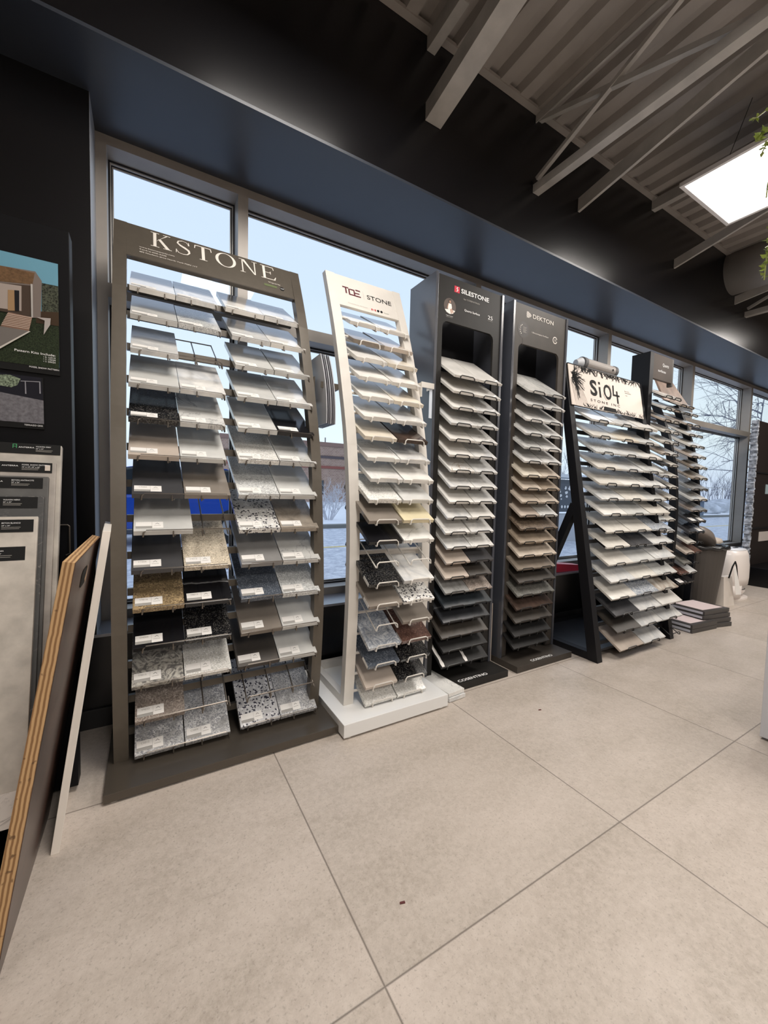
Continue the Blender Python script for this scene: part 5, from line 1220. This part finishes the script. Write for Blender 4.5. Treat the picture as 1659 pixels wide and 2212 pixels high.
for k in range(11):
    z = 4.6 + k * .42; branchy(b, (38.5 + rr.uniform(-.5, .5), 12 + rr.uniform(-1, 1), z), (-1, rr.uniform(-.25, .1), rr.uniform(-.05, .25)), rr.uniform(4.2, 6.0), .036, 4, rr, .40, 0, .18)
o = b.build('tree_branches', M_bark); o.parent = bpy.data.objects['bare_tree']; o['label'] = 'long drooping bare branches reaching left'
rr = random.Random(9)
b = MB()
for k in range(150):
    x = 34 + rr.random() * 60; y = 24 + rr.random() * 8; h = rr.uniform(1.6, 3.6)
    branchy(b, (x, y, GZ), (rr.uniform(-.2, .2), 0, 1), h, .04, 2, rr, .5)
o = b.build('distant_scrub', M_bark); tag(o, 'distant tangle of bare scrub along the horizon', 'shrubs', kind='stuff')
# rocks, planter and fence at the right
for k, (x, y, s_, lab) in enumerate(((29, 12.5, 1.2, 'snowy boulder nearest the right window mullion'), (33, 13.5, 1.6, 'larger snow topped boulder behind'), (38, 14.0, 1.5, 'rightmost snow topped boulder'), (43, 15.0, 1.8, 'far snow topped boulder'))):
    rq_ = random.Random(k); bm = bmesh.new(); bmesh.ops.create_icosphere(bm, subdivisions=3, radius=s_)
    for v in bm.verts: v.co = v.co * (1 + .12 * math.sin(v.co.x * 5 + k) * math.cos(v.co.y * 4)); v.co.z = max(v.co.z * .42, -.25)
    me = bpy.data.meshes.new('boulder'); bm.to_mesh(me); bm.free(); me.materials.append(mat('snowy_rock', (.60, .62, .66), .8, noise=.35, nscale=2)); o = link('boulder', me); o.location = (x, y, GZ + .3); tag(o, lab, 'boulder', 'snowy boulders')
o = MB().box(26.2, 28.6, 11.0, 11.8, GZ, .72).box(26.0, 28.8, 10.9, 11.9, .72, .82).build('utility_box', mat('blue_grey_box', (.13, .17, .24), .6)); tag(o, 'blue grey utility box outside the right window', 'utility box')
# sign box with map, and white carport across the street
SB = thing('advert_box', (8.2, 5.9, GZ), 'dark advertising box with a white world map outside beside the charcoal cabinet', 'billboard')
x0, x1, zA, zB = 8.05, 8.95, .55, 1.30
MB().box(x0, x1, 6.0, 6.15, zA, zB).build('panel', mat('dark_blue_panel', (.045, .06, .085), .35), SB)
MB().box(x0 - .42, x0 - .04, 6.0, 6.12, .30, 1.12).build('green_panel', mat('green_panel', (.10, .38, .13), .4), SB)
MB().box(x0 - .5, x1 + .3, 5.95, 6.2, GZ, .50).build('base', mat('pale_grey_box', (.50, .52, .56), .5), SB)
MB().box(x0 - .6, x1 + .6, 5.85, 6.3, 1.34, 1.42).build('top_cap', mat('white_cap', (.75, .78, .82), .5), SB)
b = MB(); rr = random.Random(4)
for cx_, cz_, r_ in ((.16, .55, .075), (.20, .47, .05), (.24, .38, .05), (.27, .30, .03), (.42, .56, .05), (.45, .45, .065), (.47, .36, .045), (.58, .56, .08), (.66, .50, .07), (.74, .53, .05), (.78, .36, .045), (.68, .42, .03)):
    n = 9; b.poly([(x0 + cx_ + r_ * rr.uniform(.6, 1.1) * math.cos(6.28 * i / n), 5.995, zA + cz_ * 1.0 + r_ * rr.uniform(.5, .9) * math.sin(6.28 * i / n)) for i in range(n)], [tuple(range(n))])
b.build('map_print', M_wtxt, SB)
b = MB()
for k in range(3): b.tube([(x0 + .30 + k * .11, 5.994, zA + .12), (x0 + .30 + k * .11, 5.990, zA + .12)], .035, 14)
b.build('round_marks', M_wtxt, SB)
o = MB().box(17, 24, 25, 30, GZ + .06, 3.0).box(16.8, 24.2, 24.8, 30.2, 3.0, 3.35).build('pale_building', mat('pale_blue_grey_wall', (.42, .47, .55), .7)); tag(o, 'pale grey low building seen past the charcoal cabinet', 'building')
o = MB()
for k in range(14): o.tube([(30 + k * 4, 22, GZ), (30 + k * 4, 22, 2.2)], .04, 6)
o.tube([(30, 22, 2.2), (82, 22, 2.2)], .03, 6)
o = o.build('chain_fence', M_steel); tag(o, 'thin wire fence along the far edge of the snow', 'fence')
